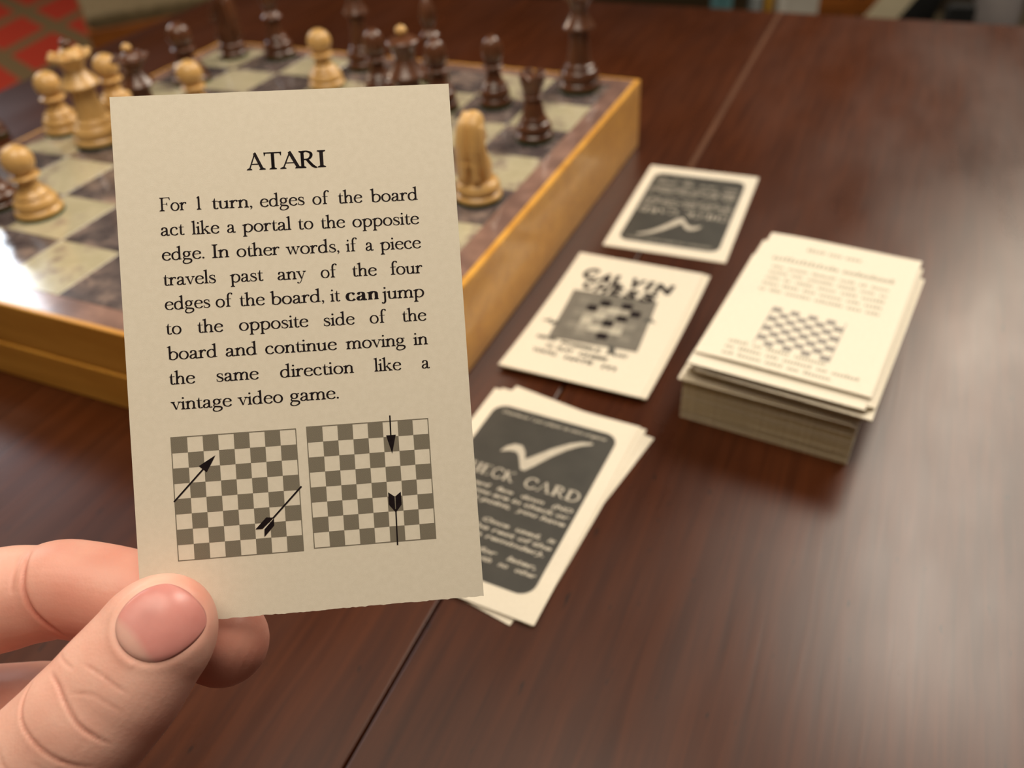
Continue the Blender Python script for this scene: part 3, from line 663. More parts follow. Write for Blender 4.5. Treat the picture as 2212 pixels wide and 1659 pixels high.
body = [('Distribute 1 per player at start of game', -19.8, 19.8, 33.0, 1.5),
        ('this   card   face   down   (NO', -22.0, 21.9, -2.2, 1.7), ('until  you are in check or', -22.0, 21.9, -5.2, 1.7), ('at  that point,  you have', -21.5, 21.9, -8.2, 1.7),
        ('the  card.  Once  used,  it', -21.5, 21.9, -15.6, 1.7), ('face for the rest of the', -21.5, 21.9, -18.6, 1.7), ('(flip up as a reminder).', -21.5, 21.0, -21.6, 1.7),
        ('this   card   for   later,', -21.5, 20.8, -26.8, 1.7), ('with   no   other', 2.0, 21.9, -29.8, 1.7)]
# lone check card, upside down, beyond the others
e = card_thing('check_card', .0914909, .3744585, .00036, -.4290283+pi, 'single check card lying alone upside down, farthest of the cards', flat_me, 'check cards on the table')
check_card(e, body)
# check card pile beside the held card
PC = (-.0025581, .1922608, -.4985462)
for dx, dy, da, z, lab in ((0.0, 1.4, -.140, .36, 'bottom card of the check card pile, turned so its corners stick out'),
                           (.9, .7, -.030, .73, 'middle card of the check card pile, fanned between the other two')):
    c, s = cos(PC[2]), sin(PC[2])
    card_thing('check_card', PC[0]+(c*dx-s*dy)/1000, PC[1]+(s*dx+c*dy)/1000, z/1000, PC[2]+da, lab, flat_me, 'check cards on the table')
e = card_thing('check_card', PC[0], PC[1], .0011, PC[2], 'top check card of the pile beside the held card, white tick on charcoal panel', flat_me, 'check cards on the table')
check_card(e, body)

# title card pile (slightly bowed)
bow = lambda x, y: 1.5*(y/44.45)**2+.5*(x/28.5)**2*0
bow_me = card_mesh('bowed_card', zf=bow)
PB = (.0407984, .2841133, -.4700680)
for dx, dy, da, z, lab in ((2.4, .8, -.012, .36, 'bottom blank cream card of the title card pile, showing at its right edge'),
                           (1.3, .2, .012, .74, 'middle blank cream card under the title card')):
    c, s = cos(PB[2]), sin(PB[2])
    card_thing('title_card', PB[0]+(c*dx-s*dy)/1000, PB[1]+(s*dx+c*dy)/1000, z/1000, PB[2]+da, lab, bow_me, 'title card pile')
e = card_thing('title_card', PB[0], PB[1], .00112, PB[2], 'top cream title card with bold crooked lettering above a grey printed board', bow_me, 'title card pile')
# grey board print with a question mark of black cells
ga = math.radians(4.2); gs = 36.6/8; gx, gy = -1.1, -.6
def gp(u, v): return (gx+cos(ga)*u-sin(ga)*v, gy+sin(ga)*u+cos(ga)*v)
black = {(2, 5), (3, 6), (5, 6), (6, 5), (5, 4), (4, 3), (4, 1)}
cells = {0: [], 1: [], 2: [], 3: [], 4: []}
for i in range(8):
    for j in range(8):
        u, v = (i-4)*gs, (j-4)*gs
        q = poly([gp(u, v), gp(u+gs, v), gp(u+gs, v+gs), gp(u, v+gs)])
        ring = min(i, j, 7-i, 7-j)
        if (i, j) in black: cells[4].append(q)
        elif (i+j) % 2: cells[0 if ring == 0 else 1 if ring == 1 else 2].append(q)
        else: cells[0 if ring < 2 else 3 if ring == 2 else 1].append(q)
gm = [M['darkink'], mat('mid_grey_ink', (.25, .23, .19), rough=.55, scale=200, spec=.3), mat('light_grey_ink', (.52, .48, .39), rough=.55, scale=200, spec=.3), mat('soft_grey_ink', (.36, .33, .27), rough=.55, scale=200, spec=.3), M['ink']]
gm[0] = mat('board_grey_ink', (.185, .168, .14), rough=.55, scale=200, spec=.3)
for k, nm in ((0, 'outer_grey_cells'), (1, 'mid_grey_cells'), (2, 'light_cells'), (3, 'soft_grey_cells'), (4, 'black_cells')):
    if cells[k]: print_obj(nm, cells[k], gm[k], e, .05 if k < 4 else .06, bow)
title = []
for i, (ch, x, y, w_, h_, an) in enumerate([('C', -21.4, 26.0, 6.6, 7.4, .10), ('A', -14.4, 25.6, 6.6, 6.8, -.08), ('L', -7.2, 24.6, 5.0, 7.4, .08), ('V', -.6, 25.6, 6.6, 6.8, -.05), ('I', 7.4, 25.6, 2.4, 6.6, 0), ('N', 11.6, 25.2, 7.4, 6.6, .04),
                                      ('C', -18.6, 18.6, 5.0, 6.2, .05), ('H', -12.6, 18.2, 5.8, 6.4, -.05), ('E', -5.6, 17.8, 4.8, 6.2, .05), ('S', .4, 17.4, 5.6, 6.4, -.04), ('S', 7.6, 17.2, 6.4, 6.4, .04)]):
    title += fit_sans(ch, x, x+w_, y, h_, shear=.15, ang=an, grow=.07)
print_obj('title', title, M['ink'], e, .07, bow)
arr = [poly([(-25.2, -9.4), (-21.4, -7.0), (-21.0, -9.0), (-17.4, -7.2), (-17.2, -9.6), (-20.6, -11.2), (-21.2, -9.6)]), poly([(15.6, 3.6), (19.6, 4.0), (16.2, 7.0)]), poly([(14.4, 2.8), (16.0, 3.2), (16.0, 6.6), (14.2, 6.0)]),
       poly([(6.4, -16.6), (9.4, -16.6), (10.2, -19.6), (12.0, -23.6), (9.4, -22.2), (7.4, -23.4), (7.6, -19.8)])]
print_obj('arrow_print', arr, M['greyink'], e, .07, bow)
bl_ = []
for tx, a, b_, y in (('NEVER', -22.4, -13.6, -21.6), ('POSSIBLE', -11.6, 5.0, -22.6), ('WAY', 11.6, 16.2, -22.8), ('TO', -16.6, -13.4, -26.6), ('PLAY', -11.6, -4.6, -26.9), ('CHESS', -2.4, 9.4, -27.3), ("YOU'LL", -20.6, -9.8, -30.9), ('HATE', -6.6, 5.0, -31.6), ('IT!', 8.8, 14.6, -32.2)):
    bl_ += fit_sans(tx, a, b_, y, 2.2, grow=.055)
print_obj('tagline', bl_, M['darkink'], e, .07, bow)

# ------------------------------------------------------------ tall deck of cards
PD = (.106055, .2463234, -.5407534)
TH = .0017 if False else .42
lab_block = 'one of the cream cards squared up in the lower block of the tall deck'
lab_loose = 'one of the loosely fanned cream cards in the upper part of the tall deck'
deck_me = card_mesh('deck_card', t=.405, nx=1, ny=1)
top_bow = lambda x, y: -.55*max(0, (-x-12)/16.5)**2+.25*(y/44)**2
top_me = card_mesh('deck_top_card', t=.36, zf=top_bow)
N1, N2 = 40, 21
for k in range(N1+N2):
    z = (k+1)*TH
    if k < N1: dx, dy, da = random.uniform(-.12, .12), random.uniform(-.12, .12), random.uniform(-.002, .002); lb = lab_block; gp_ = 'squared block of deck cards'
    else:
        t = (k-N1)/N2
        dx, dy, da = 4.0*t+random.uniform(-.9, .9), 2.0*t+random.uniform(-.8, .8), -.022*t+random.uniform(-.010, .010); lb = lab_loose; gp_ = 'loose upper deck cards'
        if k == N1: dx, dy, da = .5, -.8, -.012
        if k == N1+1: dx, dy, da = -1.5, -1.2, -.004
        if k == N1+2: dx, dy, da = -1.0, -.6, .006
        if k == N1+14: dx, dy, da = 5.2, -2.0, -.03
        if k == N1+20: dx, dy, da = 1.6, -1.6, -.012
    c, s = cos(PD[2]), sin(PD[2])
    nm = 'deck_card'
    if k == N1+20: lb = 'cream card directly under the topmost card of the tall deck'; gp_ = 'loose upper deck cards'
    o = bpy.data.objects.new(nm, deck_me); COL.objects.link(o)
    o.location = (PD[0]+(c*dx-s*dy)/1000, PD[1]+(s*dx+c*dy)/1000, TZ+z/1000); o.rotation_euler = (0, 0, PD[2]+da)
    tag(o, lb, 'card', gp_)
ztop = (N1+N2)*TH+1.05
e = card_thing('deck_card', .1104906, .2482492, ztop/1000, -.5642632, 'topmost card of the tall deck, pale grey text around a small printed board', top_me, 'loose upper deck cards')
def bars(xa, xb, y, h, words):
    """words too blurred to read: rows of short upright marks"""
    out = []; tot = sum(words)+.35*(len(words)-1)*2; x = xa; sc = (xb-xa)/tot
    for w_ in words:
        L = w_*sc; n = max(2, int(L/(h*.52)))
        for i in range(n):
            x0 = x+L*i/n; hh = h*random.choice((.72, .75, 1.0)); out.append(poly([(x0, y), (x0+L/n*.62, y), (x0+L/n*.62, y+hh), (x0, y+hh)]))
        out.append(poly([(x, y+h*.30), (x+L, y+h*.30), (x+L, y+h*.45), (x, y+h*.45)]))
        x += L+.7*sc
    return out
print_obj('blurred_heading', bars(-12, 8.6, 34.6, 2.4, [4, 3, 3.4]), M['paleink'], e, .04, top_bow)
tx = bars(-22.5, 22.5, 24.2, 3.0, [13.5, 10])
for r_, ws in enumerate(([2.2, 3.6, 4.2, 2.6, 1.4, 3], [3.2, 2, 4.4, 3, 2.4, 1.2], [2.4, 1.2, 3, 3, 2.6, 3.6], [3, 3, 2.2, 4, 2.4, 3], [1.4, 2.4, 5, 5.4, 2.8, 2.6])):
    tx += bars(-20.9, 21.8, 18.2-4.2*r_, 2.0, ws)
print_obj('blurred_text', tx, M['paleink'], e, .04, top_bow); tx = []
for r_, (ws, xb) in enumerate((([2.6, 1.2, 3, 4], 12.0), ([1.4, 3.6, 2, 4.4, 1.6, 4], 23.5), ([2, 4, 3, 2, 4.4], 15.4))):
    tx += bars(-20.3, xb, -34.6-3.6*r_, 1.9, ws)
print_obj('blurred_footnote', tx, M['paleink'], e, .04, top_bow)
bd = []
for i in range(8):
    for j in range(8):
        if (i+j) % 2 == 1:
            x0, y0 = -12.3+i*3.1, -32.2+j*3.05; bd.append(poly([(x0, y0), (x0+3.1, y0), (x0+3.1, y0+3.05), (x0, y0+3.05)]))
bd += [poly([(12.5, -32.3), (12.8, -32.3), (12.8, -7.7), (12.5, -7.7)]), poly([(-12.6, -32.3), (-12.3, -32.3), (-12.3, -7.7), (-12.6, -7.7)])]
print_obj('board_print', bd, mat('soft_board_ink', (.30, .27, .24), rough=.6, scale=200, spec=.25), e, .045, top_bow)

# ------------------------------------------------------------ the held card, upright in the hand
HM = Matrix(((.99681, .00213, .07981), (.05974, .64326, -.76331), (-.05297, .76564, .64108)))
held = empty('held_card'); mw = HM.to_4x4(); mw.translation = (-.03582, .11696, TZ+.11733); held.matrix_world = mw
tag(held, 'cream printed rules card held upright between thumb and finger', 'card')
hc = card_mesh('held_sheet', t=.32, nx=110, ny=4, rough_edge=.16)
o = bpy.data.objects.new('card_sheet', hc); COL.objects.link(o); o.parent = held
XH = 1.385
LINES = [
 [('For', -21.52, -17.04, 24.72), ('1', -15.39, -14.63, 24.69), ('turn,', -12.84, -6.17, 24.65), ('edges', -4.86, 2.63, 24.6), ('of', 3.95, 6.83, 24.55), ('the', 8.31, 12.42, 24.52), ('board', 13.79, 21.9, 24.47)],
 [('act', -21.57, -17.61, 20.56), ('like', -16.48, -11.88, 20.52), ('a', -10.62, -9.16, 20.49), ('portal', -8.08, 0.12, 20.45), ('to', 1.28, 3.84, 20.41), ('the', 5.12, 9.21, 20.37), ('opposite', 10.45, 21.85, 20.31)],
 [('edge.', -21.62, -14.63, 16.38), ('In', -13.36, -10.49, 16.34), ('other', -9.28, -2.08, 16.29), ('words,', -1.07, 7.93, 16.22), ('if', 9.07, 11.02, 16.17), ('a', 12.4, 13.79, 16.15), ('piece', 14.88, 21.89, 16.11)],
 [('travels', -21.63, -12.97, 12.12), ('past', -10.65, -5.07, 12.03), ('any', -2.74, 2.08, 11.95), ('of', 4.53, 7.33, 11.89), ('the', 9.89, 14.05, 11.83), ('four', 16.39, 21.88, 11.76)],
 [('edges', -21.65, -14.16, 8.01), ('of', -13.27, -10.42, 7.95), ('the', -9.3, -5.11, 7.9), ('board,', -4.19, 4.81, 7.83), ('it', 5.85, 7.59, 7.76), ('*can', 8.47, 14.09, 7.72), ('jump', 14.54, 21.88, 7.65)],
 [('to', -21.7, -19.16, 3.86), ('the', -16.52, -12.29, 3.81), ('opposite', -9.67, 1.93, 3.74), ('side', 4.5, 9.74, 3.66), ('of', 12.29, 15.15, 3.61), ('the', 17.85, 21.98, 3.57)],
 [('board', -21.75, -13.55, -0.44), ('and', -12.17, -6.93, -0.46), ('continue', -5.58, 6.45, -0.5), ('moving', 7.97, 18.1, -0.54), ('in', 19.44, 21.96, -0.57)],
 [('the', -21.69, -17.44, -4.6), ('same', -13.92, -6.92, -4.62), ('direction', -3.36, 9.06, -4.64), ('like', 12.47, 17.12, -4.67), ('a', 20.61, 22.02, -4.68)],
 [('vintage', -21.7, -11.65, -8.88), ('video', -10.68, -3.14, -8.85), ('game.', -2.01, 6.22, -8.83)],
]
TITLE = [('A', -6.69, -3.55, 31.08), ('T', -3.76, -0.79, 31.06), ('A', -1.09, 2.64, 31.05), ('R', 2.12, 5.15, 31.04), ('I', 5.23, 6.63, 31.03)]

txt = []
for ln in LINES:
    for wd, a, b, y in ln: txt += fit_word(wd.strip('*'), a, b, y, XH, bold=wd[0] == '*')
print_obj('paragraph', txt, M['ink'], held, .03, label='black printed paragraph')
ttl = []
for wd, a, b, y in TITLE:
    g = fit_word(wd, a+.03, b-.03, y-.10, 1.74); ttl += g
    for ox, oy in ((.06, 0), (.03, .05), (-.03, -.02)): ttl += [([(px+ox, py+oy) for px, py in vs], fs) for vs, fs in g]
print_obj('title', ttl, M['ink'], held, .03, label='black capitals title')
def small_board(x0, y0, x1, y1):
    out = []; fw = .16; cx = (x1-x0-2*fw)/8; cy = (y1-y0-2*fw)/8
    for a, b, c, d in ((x0, y0, x1, y0+fw), (x0, y1-fw, x1, y1), (x0, y0, x0+fw, y1), (x1-fw, y0, x1, y1)): out.append(poly([(a, b), (c, b), (c, d), (a, d)]))
    for i in range(8):
        for j in range(8):
            if (i+j) % 2 == 1:
                a, b = x0+fw+i*cx, y0+fw+j*cy; out.append(poly([(a, b), (a+cx, b), (a+cx, b+cy), (a, b+cy)]))
    return out
print_obj('small_board', small_board(-22.1, -34.25, -1.3, -13.42), M['halftone'], held, .025, label='left grey printed board crossed by a slanting arrow')
print_obj('small_board', small_board(.38, -34.0, 21.1, -13.26), M['halftone'], held, .025, label='right grey printed board crossed by a vertical arrow')
def seg(p, q, w_): return nib([p, q], curve=False, W=[w_, w_])
ar = [seg((-22.16, -24.28), (-16.6, -18.7), .26), poly([(-14.92, -16.98), (-17.74, -18.6), (-16.49, -19.75)]),
      seg((-1.02, -23.28), (-6.1, -28.3), .26), poly([(-6.0, -28.2), (-7.2, -28.07), (-9.1, -29.94), (-7.95, -29.95), (-6.2, -28.42)]), poly([(-5.95, -28.25), (-5.95, -29.53), (-7.7, -31.31), (-7.62, -30.06), (-6.1, -28.5)])]
print_obj('arrow', ar, M['ink'], held, .05)
ar = [seg((14.61, -12.36), (14.55, -16.2), .24), poly([(13.75, -15.72), (15.40, -15.72), (14.58, -18.9)]), seg((14.56, -28.4), (14.45, -34.54), .24),
      poly([(14.47, -28.9), (13.45, -27.56), (13.45, -25.44), (14.46, -26.2)]), poly([(14.58, -28.9), (15.6, -27.7), (15.6, -25.5), (14.66, -26.2)])]
print_obj('arrow', ar, M['ink'], held, .05)

# ------------------------------------------------------------ the hand (built in the held card's own millimetres)
hand_m = mw
thumb = tube([(-24.2, -45.1, 8.2, 9.25, .82), (-30.1, -52.0, 9.0, 10.2, .84), (-35.3, -57.1, 9.2, 10.5, .88), (-42.2, -63.2, 7.8, 10.9, .92), (-55.1, -73.8, 4.1, 12.6, 1), (-74.0, -89.0, -1.0, 16.5, 1), (-92, -106, 8, 17, 1)], flat=(0, 0, 1), seg=40, sub=8, cap=1.20)
index = tube([(-17.9, -50.3, -8.5, 8.0, 1), (-31.2, -42.8, -9.3, 8.7, 1), (-44.0, -39.2, -10.4, 8.7, 1), (-49.0, -39.6, -11.0, 8.5, 1), (-56, -40.2, -11.4, 9.2, 1), (-66, -42.4, -10.5, 9.3, 1), (-84, -48, -2, 9.6, 1), (-98, -56, 6, 12, 1)], flat=(0, 0, 1), seg=36, sub=6)
middle = tube([(-49.5, -63.0, -20.5, 7.6), (-58, -63.0, -22, 8.4), (-70, -64.0, -22.3, 8.9), (-88, -67, -14, 9.3), (-103, -73, -4, 12)], seg=30)
ring = tube([(-60, -84, -26, 7.6), (-70, -83, -30, 8.2), (-84, -83, -30, 8.6), (-98, -86, -22, 9.0), (-106, -91, -12, 12)], seg=30)
pinky = tube([(-76, -100, -28, 6.6), (-84, -99, -31, 7.0), (-94, -100, -30, 7.4), (-102, -104, -24, 7.8), (-104, -108, -16, 11)], seg=30)
palm = [tube([(-96, -58, 5, 13), (-104, -84, 10, 17), (-118, -124, 32, 20)], seg=30), tube([(-103, -74, -2, 14), (-110, -98, 8, 18), (-124, -132, 38, 20)], seg=30),
        tube([(-106, -92, -10, 13), (-114, -110, 4, 18), (-128, -138, 42, 20)], seg=30), tube([(-104, -108, -14, 12), (-112, -122, 6, 16), (-130, -144, 44, 20)], seg=30),
        tube([(-88, -102, 4, 16), (-104, -118, 24, 18), (-124, -138, 44, 20)], seg=30), tube([(-122, -132, 38, 23), (-140, -160, 56, 24), (-172, -202, 110, 29), (-212, -250, 170, 34)], seg=36)]
hm_ = remeshed([thumb, index, middle, ring, pinky]+palm, .00035, 12)
hm_.name = 'hand'
n = len(hm_.vertices); co = np.empty(n*3, 'f'); hm_.vertices.foreach_get('co', co); co = co.reshape(-1, 3)*1000
no = np.empty(n*3, 'f'); hm_.vertices.foreach_get('normal', no) if False else None
no = np.array([v.normal[:] for v in hm_.vertices])
disp = np.zeros((n, 3)); redden = np.zeros(n)
def crease(pts, depth, width, zmin, front=True, puff=.0):
    P = np.array(catmull(pts, 6))
    sel = (no[:, 2] > .05) if front else (no[:, 2] > -.2)
    sel &= co[:, 2] > zmin
    idx = np.where(sel & (np.abs(co[:, 0]-P[:, 0].mean()) < 22) & (np.abs(co[:, 1]-P[:, 1].mean()) < 22))[0]
    if len(idx) == 0: return
    q = co[idx][:, :2]; best = np.full(len(idx), 1e9); par = np.zeros(len(idx))
    for i in range(len(P)-1):
        a, b = P[i, :2], P[i+1, :2]; ab = b-a; t = np.clip(((q-a)@ab)/(ab@ab), 0, 1); d = np.linalg.norm(q-(a+t[:, None]*ab), axis=1)
        m_ = d < best; best[m_] = d[m_]; par[m_] = (i+t[m_])/(len(P)-1)
    env = np.clip(np.minimum(par, 1-par)*5, 0, 1)
    amt = (-depth*np.exp(-(best/width)**2) + puff*np.exp(-((best-2.6*width)/(1.8*width))**2))*env
    disp[idx] += no[idx]*amt[:, None]
    redden[idx] += (depth*.9)*np.exp(-(best/(width*1.8))**2)*env
c1 = [(-40.8, -48.6), (-41.3, -50.4), (-40.6, -52.9), (-38.4, -55.4), (-36.3, -57.3), (-33.7, -59.1), (-30.6, -60.4)]
c2 = [(-37.3, -46.9), (-35.4, -48.3), (-33.8, -50.7), (-32.2, -53.3), (-30.5, -55.2), (-27.8, -57.7)]
crease(c1, .34, .24, 4, puff=.02); crease(c2, .32, .22, 4, puff=.02)
crease([(-33.7, -49.4), (-30.1, -49.8), (-28.4, -50.9), (-25.8, -53.2)], .10, .20, 4)
crease([(-36.8, -44.8), (-33.0, -46.4)], .10, .22, 4)
crease([(-31.6, -45.6), (-28.6, -47.4), (-25.0, -50.6)], .12, .20, 4)
crease([(-38.6, -58.4), (-36.0, -60.6), (-33.5, -62.6)], .12, .25, 4)
crease([(-44.5, -55.5), (-42.6, -59.0), (-39.0, -62.5), (-36.0, -64.5)], .14, .28, 4)
crease([(-49.2, -31.2), (-48.8, -34.6), (-48.3, -37.6), (-46.8, -41.2), (-44.6, -44.2), (-42.6, -46.6)], .50, .34, -8, puff=.02)
crease([(-50.6, -31.6), (-50.6, -35.0), (-50.4, -38.0)], .18, .28, -8)
# thumb nail frame
UPV = np.array([-.20, .17, .965]); UPV /= np.linalg.norm(UPV)
NC = np.array([-21.75, -40.75, 15.4]); ax = np.array([.76, .65, 0]); ax = ax-UPV*(ax@UPV); ax /= np.linalg.norm(ax); acr = np.cross(ax, UPV)
L2, W2 = 5.25, 5.65
sel = np.where((no@UPV > .0) & (co[:, 2] > 4) & (np.linalg.norm(co[:, :2]-NC[:2], axis=1) < 13))[0]
d = co[sel]-NC; u = d@acr/W2; v = d@ax/L2
rr = (np.abs(u)**2.25+np.abs(v)**2.25)**(1/2.25)
def basis(u, v): return np.stack([np.ones_like(u), u, v, u*u, u*v, v*v, u**3, u*u*v, u*v*v, v**3, u**4, u*u*v*v, v**4], -1)
hgt_ = d@UPV; inn = rr < 1.12
NP, *_ = np.linalg.lstsq(basis(u[inn], v[inn]), hgt_[inn], rcond=None)
bed = basis(u, v)@NP-.16
wt = 1/(1+np.exp((rr-1.03)/.03))
g_out = .13*np.exp(-((rr-1.16)/.11)**2)*np.where(v > .55, .4, 1.0)      # raised fold round the nail
fac_ = np.clip((no[sel]@UPV-.12)/.2, 0, 1); wt = wt*fac_; g_out = g_out*fac_*np.where(u > .5, .3, 1.0)
disp[sel] += no[sel]*(g_out*(1-wt))[:, None]+UPV[None, :]*(wt*np.clip(bed-hgt_, -.6, .6))[:, None]
co2 = (co+disp)/1000
hm_.vertices.foreach_set('co', co2.astype('f').ravel()); hm_.update()
# natural flush of blood: finger ends, joints and the finger behind the card redder
fl = .10+redden
def blob(c, r, a):
    global fl
    fl = fl+a*np.exp(-(np.linalg.norm((co-np.array(c))/np.array(r), axis=1))**2)
blob((-15.5, -37.5, 8), (6, 6, 10), .35); blob((-19, -51, -8), (16, 13, 10), .75); blob((-38, -42, -8), (15, 13, 11), .65); blob((-57, -63, -20), (24, 12, 12), .45)
blob((-30, -50, 17), (7, 6, 8), .12); blob((-27, -59, 10), (12, 6, 10), .25); blob((-36, -54, 17), (6, 6, 6), -.08)
fl += (.18*np.sin(co[:, 0]*.45+2*np.sin(co[:, 1]*.3))*np.cos(co[:, 1]*.5))*.4
at = hm_.attributes.new('flush', 'FLOAT', 'POINT'); at.data.foreach_set('value', np.clip(fl, 0, 1).astype('f'))
hm_.materials.clear(); hm_.materials.append(M['skin'])
hand = bpy.data.objects.new('hand', hm_); COL.objects.link(hand); hand.matrix_world = hand_m
tag(hand, 'left hand pinching the held card, thumb nail towards the camera', 'hand')
NU = 40
vs, fs, lun = [], [], []
for i in range(NU+1):
    for j in range(NU+1):
        a = 2*i/NU-1; b = 2*j/NU-1                          # square grid pulled into a rounded patch
        uu = a*sqrt(max(0, 1-.45*b*b)); vv = b*sqrt(max(0, 1-.45*a*a))
        r_ = (abs(uu)**2.25+abs(vv)**2.25)**(1/2.25)
        h_ = float((basis(np.array([uu]), np.array([vv]))@NP)[0])+.06-.20*max(0, (r_-.86)/.16)**2
        P = NC+acr*uu*W2+ax*vv*L2+UPV*h_; vs.append(tuple(P/1000))
        e0 = vv+.86-.24*(1-uu*uu)+.06*uu
        lun.append(max(0, min(1, (-e0+.18)/.22))*.62)
for i in range(NU):
    for j in range(NU):
        a = i*(NU+1)+j; fs.append((a, a+1, a+NU+2, a+NU+1))
o = link_mesh('thumb_nail', vs, fs, M['nail'], hand, smooth=True); o['label'] = 'pink thumbnail with pale crescent'
if sum((p.normal for p in o.data.polygons), Vector()).dot(Vector(UPV)) < 0: o.data.flip_normals()
a_ = o.data.attributes.new('lunula', 'FLOAT', 'POINT'); a_.data.foreach_set('value', np.array(lun, 'f'))
so = o.modifiers.new('s', 'SOLIDIFY'); so.thickness = .00030; so.offset = -1

# ------------------------------------------------------------ beyond the table
# chair at the upper left: seat corner towards the camera
cx0, cy0, sa = -.845, 1.90, math.radians(24)
ch = empty('dining_chair', (cx0, cy0, 0), sa); tag(ch, 'wooden chair with tan upholstered seat beyond the table, upper left', 'chair')
sw = .50
def crail(c, s): return box('seat_rail', c, s, M['orangewood'] if s[0] > s[1] else M['chairwood'], ch, bevel=.004)
crail((sw/2, .012, .425), (sw, .024, .055)); crail((sw/2, sw-.012, .425), (sw, .024, .055)); crail((.012, sw/2, .425), (.024, sw-.05, .055)); crail((sw-.012, sw/2, .425), (.024, sw-.05, .055))
bm = bmesh.new(); add_box(bm, sw/2, sw/2, .462, sw-.01, sw-.01, .035, bevel=.014, seg=3); bm_obj('seat', bm, M['cushion'], ch, smooth=True)
for a, b in ((.022, .022), (sw-.022, .022), (.022, sw-.022), (sw-.022, sw-.022)): box('leg', (a, b, .20), (.04, .04, .40), M['chairwood'], ch, bevel=.004)
for a in (.03, sw-.03): box('back_post', (a, sw+.01, .72), (.035, .03, .60), M['chairwood'], ch, bevel=.004)
for z in (.62, .76, .90): box('back_slat', (sw/2, sw+.01, z), (sw-.08, .015, .05), M['chairwood'], ch, bevel=.003)
rug = box('rug', (0, 0, .005), (2.3, 2.2, .01), M['rug']); rug.location = (-2.15, 3.25, 0); rug.rotation_euler = (0, 0, .25)
tag(rug, 'red rug with tan lattice pattern on the floor, upper left', 'rug')

# low bench beyond the far table edge with things standing on it
bz = .42
bench = empty('bench', (.78, 1.61, 0), math.radians(-4)); tag(bench, 'low brown bench behind the table, carrying a box and bags', 'bench')
box('bench_top', (0, 0, bz-.015), (1.15, .25, .03), M['benchwood'], bench, bevel=.004)
for a in (-.52, .52):
    for b in (-.09, .09): box('leg', (a, b, (bz-.03)/2), (.05, .05, bz-.03), M['benchwood'], bench, bevel=.003)
def on_bench(px_ratio, dist): return (px_ratio*dist, dist)
x, y = on_bench(.267, 1.62)
b = empty('teal_bottle', (x, y, bz)); tag(b, 'teal plastic bottle at the far table edge, left of the white box', 'bottle')
vs, fs = lathe([(18, 0), (19, 3), (19, 110), (16, 128), (9, 142), (9, 150)], 28); link_mesh('bottle_body', vs, fs, M['teal'], b, smooth=True)
vs, fs = lathe([(10, 149), (10, 166), (9, 168)], 24); link_mesh('cap', vs, fs, M['white'], b, smooth=True)
x, y = on_bench(.305, 1.60)
b = empty('small_jar', (x, y, bz)); tag(b, 'small clear grey jar between the teal bottle and the white box', 'jar')
vs, fs = lathe([(11, 0), (12, 2), (12, 84), (9, 92)], 24); link_mesh('jar_body', vs, fs, M['glassy'], b, smooth=True)
vs, fs = lathe([(10, 91), (10, 104), (9, 106)], 24); link_mesh('lid', vs, fs, M['glassy'], b, smooth=True)
x, y = on_bench(.3262, 1.66)
b = empty('mustard_cup', (x, y, bz)); tag(b, 'mustard yellow cup just left of the white box', 'cup')
vs, fs = lathe([(12, 0), (14, 2), (17, 100), (16, 101), (13, 60), (11, 4), (.5, 3)], 28); link_mesh('cup_body', vs, fs, M['mustard'], b, smooth=True)
x, y = on_bench(.3525, 1.58)
b = empty('white_box', (x, y, bz), .15); tag(b, 'white cardboard box standing at the far table edge', 'box')
box('carton', (0, 0, .06), (.062, .05, .12), M['white'], b, bevel=.002); box('lid', (0, 0, .128), (.065, .053, .014), M['white'], b, bevel=.002)
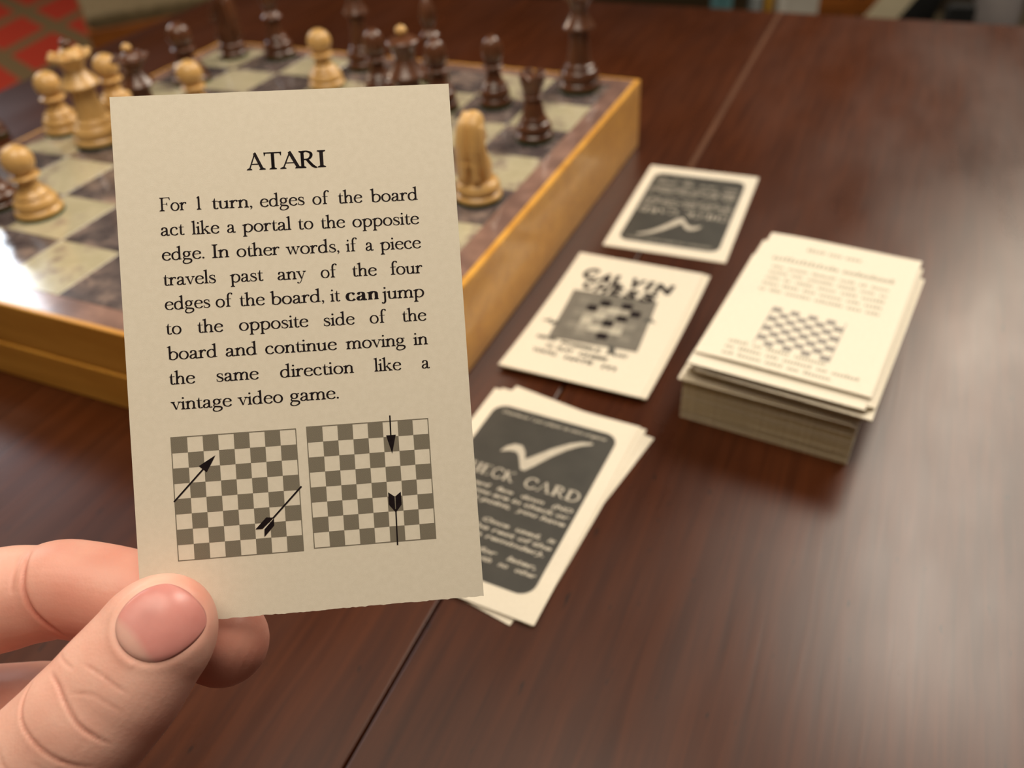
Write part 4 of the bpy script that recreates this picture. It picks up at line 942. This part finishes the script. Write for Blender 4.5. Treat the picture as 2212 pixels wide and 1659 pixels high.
# orange slatted chair behind
x, y = on_bench(.402, 1.88)
oc = empty('slat_back_chair', (x, y, 0), math.radians(-12)); tag(oc, 'orange brown wooden chair with upright slats behind the white box', 'chair')
for k in range(4): box('back_slat', (-.065+.0433*k, 0, .62), (.034, .014, .50), M['orangewood'], oc, bevel=.003)
for a in (-.105, .105): box('back_post', (a, .0, .50), (.024, .022, .99), M['chairwood'], oc, bevel=.003)
box('top_rail', (0, 0, .91), (.20, .025, .07), M['orangewood'], oc, bevel=.006); box('seat', (0, .20, .44), (.24, .36, .035), M['orangewood'], oc, bevel=.01)
box('lower_rail', (0, 0, .40), (.19, .016, .03), M['orangewood'], oc, bevel=.003)
for a in (-.095, .095): box('leg', (a, .36, .21), (.024, .024, .42), M['chairwood'], oc, bevel=.003)
# leaning cream sheet
x, y = on_bench(.4475, 1.60)
b = box('cream_sheet', (0, 0, .058), (.050, .0015, .13), M['cream']); b.location = (x-.016, y, bz+.002); b.rotation_euler = (.0, math.radians(34), -.2)
tag(b, 'cream paper sheet leaning between the orange chair and the black bag', 'paper')
x, y = on_bench(.489, 1.62)
b = empty('black_bag', (x, y, bz), -.3); tag(b, 'black soft bag slumped beside the cream paper sheet', 'bag')
bm = bmesh.new(); bmesh.ops.create_uvsphere(bm, u_segments=28, v_segments=18, radius=1)
for v in bm.verts: v.co = Vector((v.co.x*.048*(1+.10*sin(v.co.z*3)), v.co.y*.036, (max(v.co.z, -.75)+.75)*.082))
bm_obj('bag_body', bm, M['black'], b, smooth=True)
vs, fs = tube([(-22, 0, 132, 3), (-16, 0, 158, 3), (0, 0, 168, 3), (16, 0, 158, 3), (22, 0, 132, 3)], seg=10); link_mesh('handle', vs, fs, M['black'], b, smooth=True)
x, y = on_bench(.590, 1.58)
b = empty('grey_tote', (x, y, bz), -.45); tag(b, 'lilac grey cloth bag at the upper right, beyond the table', 'bag')
bm = bmesh.new(); add_box(bm, 0, 0, .075, .088, .05, .15, bevel=.012, seg=3)
for v in bm.verts:
    k = v.co.z/.15; v.co.x *= .82+.30*k+.03*sin(9*k); v.co.y *= 1-.4*k; v.co.x -= .012*k
bm_obj('cloth_body', bm, M['grey'], b, smooth=True)
vs, fs = tube([(-24, 0, 146, 3), (-16, 0, 180, 3), (10, 0, 184, 3), (20, 0, 146, 3)], seg=10); link_mesh('handle', vs, fs, M['grey'], b, smooth=True)
x, y = on_bench(.545, 1.52)
b = empty('black_pouch', (x, y, bz), -.3); tag(b, 'small black pouch tucked against the lilac grey bag', 'pouch')
bm = bmesh.new(); add_box(bm, 0, 0, .038, .05, .03, .076, bevel=.013, seg=3); bm_obj('pouch_body', bm, M['black'], b, smooth=True)
box('flap', (0, -.0155, .058), (.040, .003, .03), M['black'], b, bevel=.001)
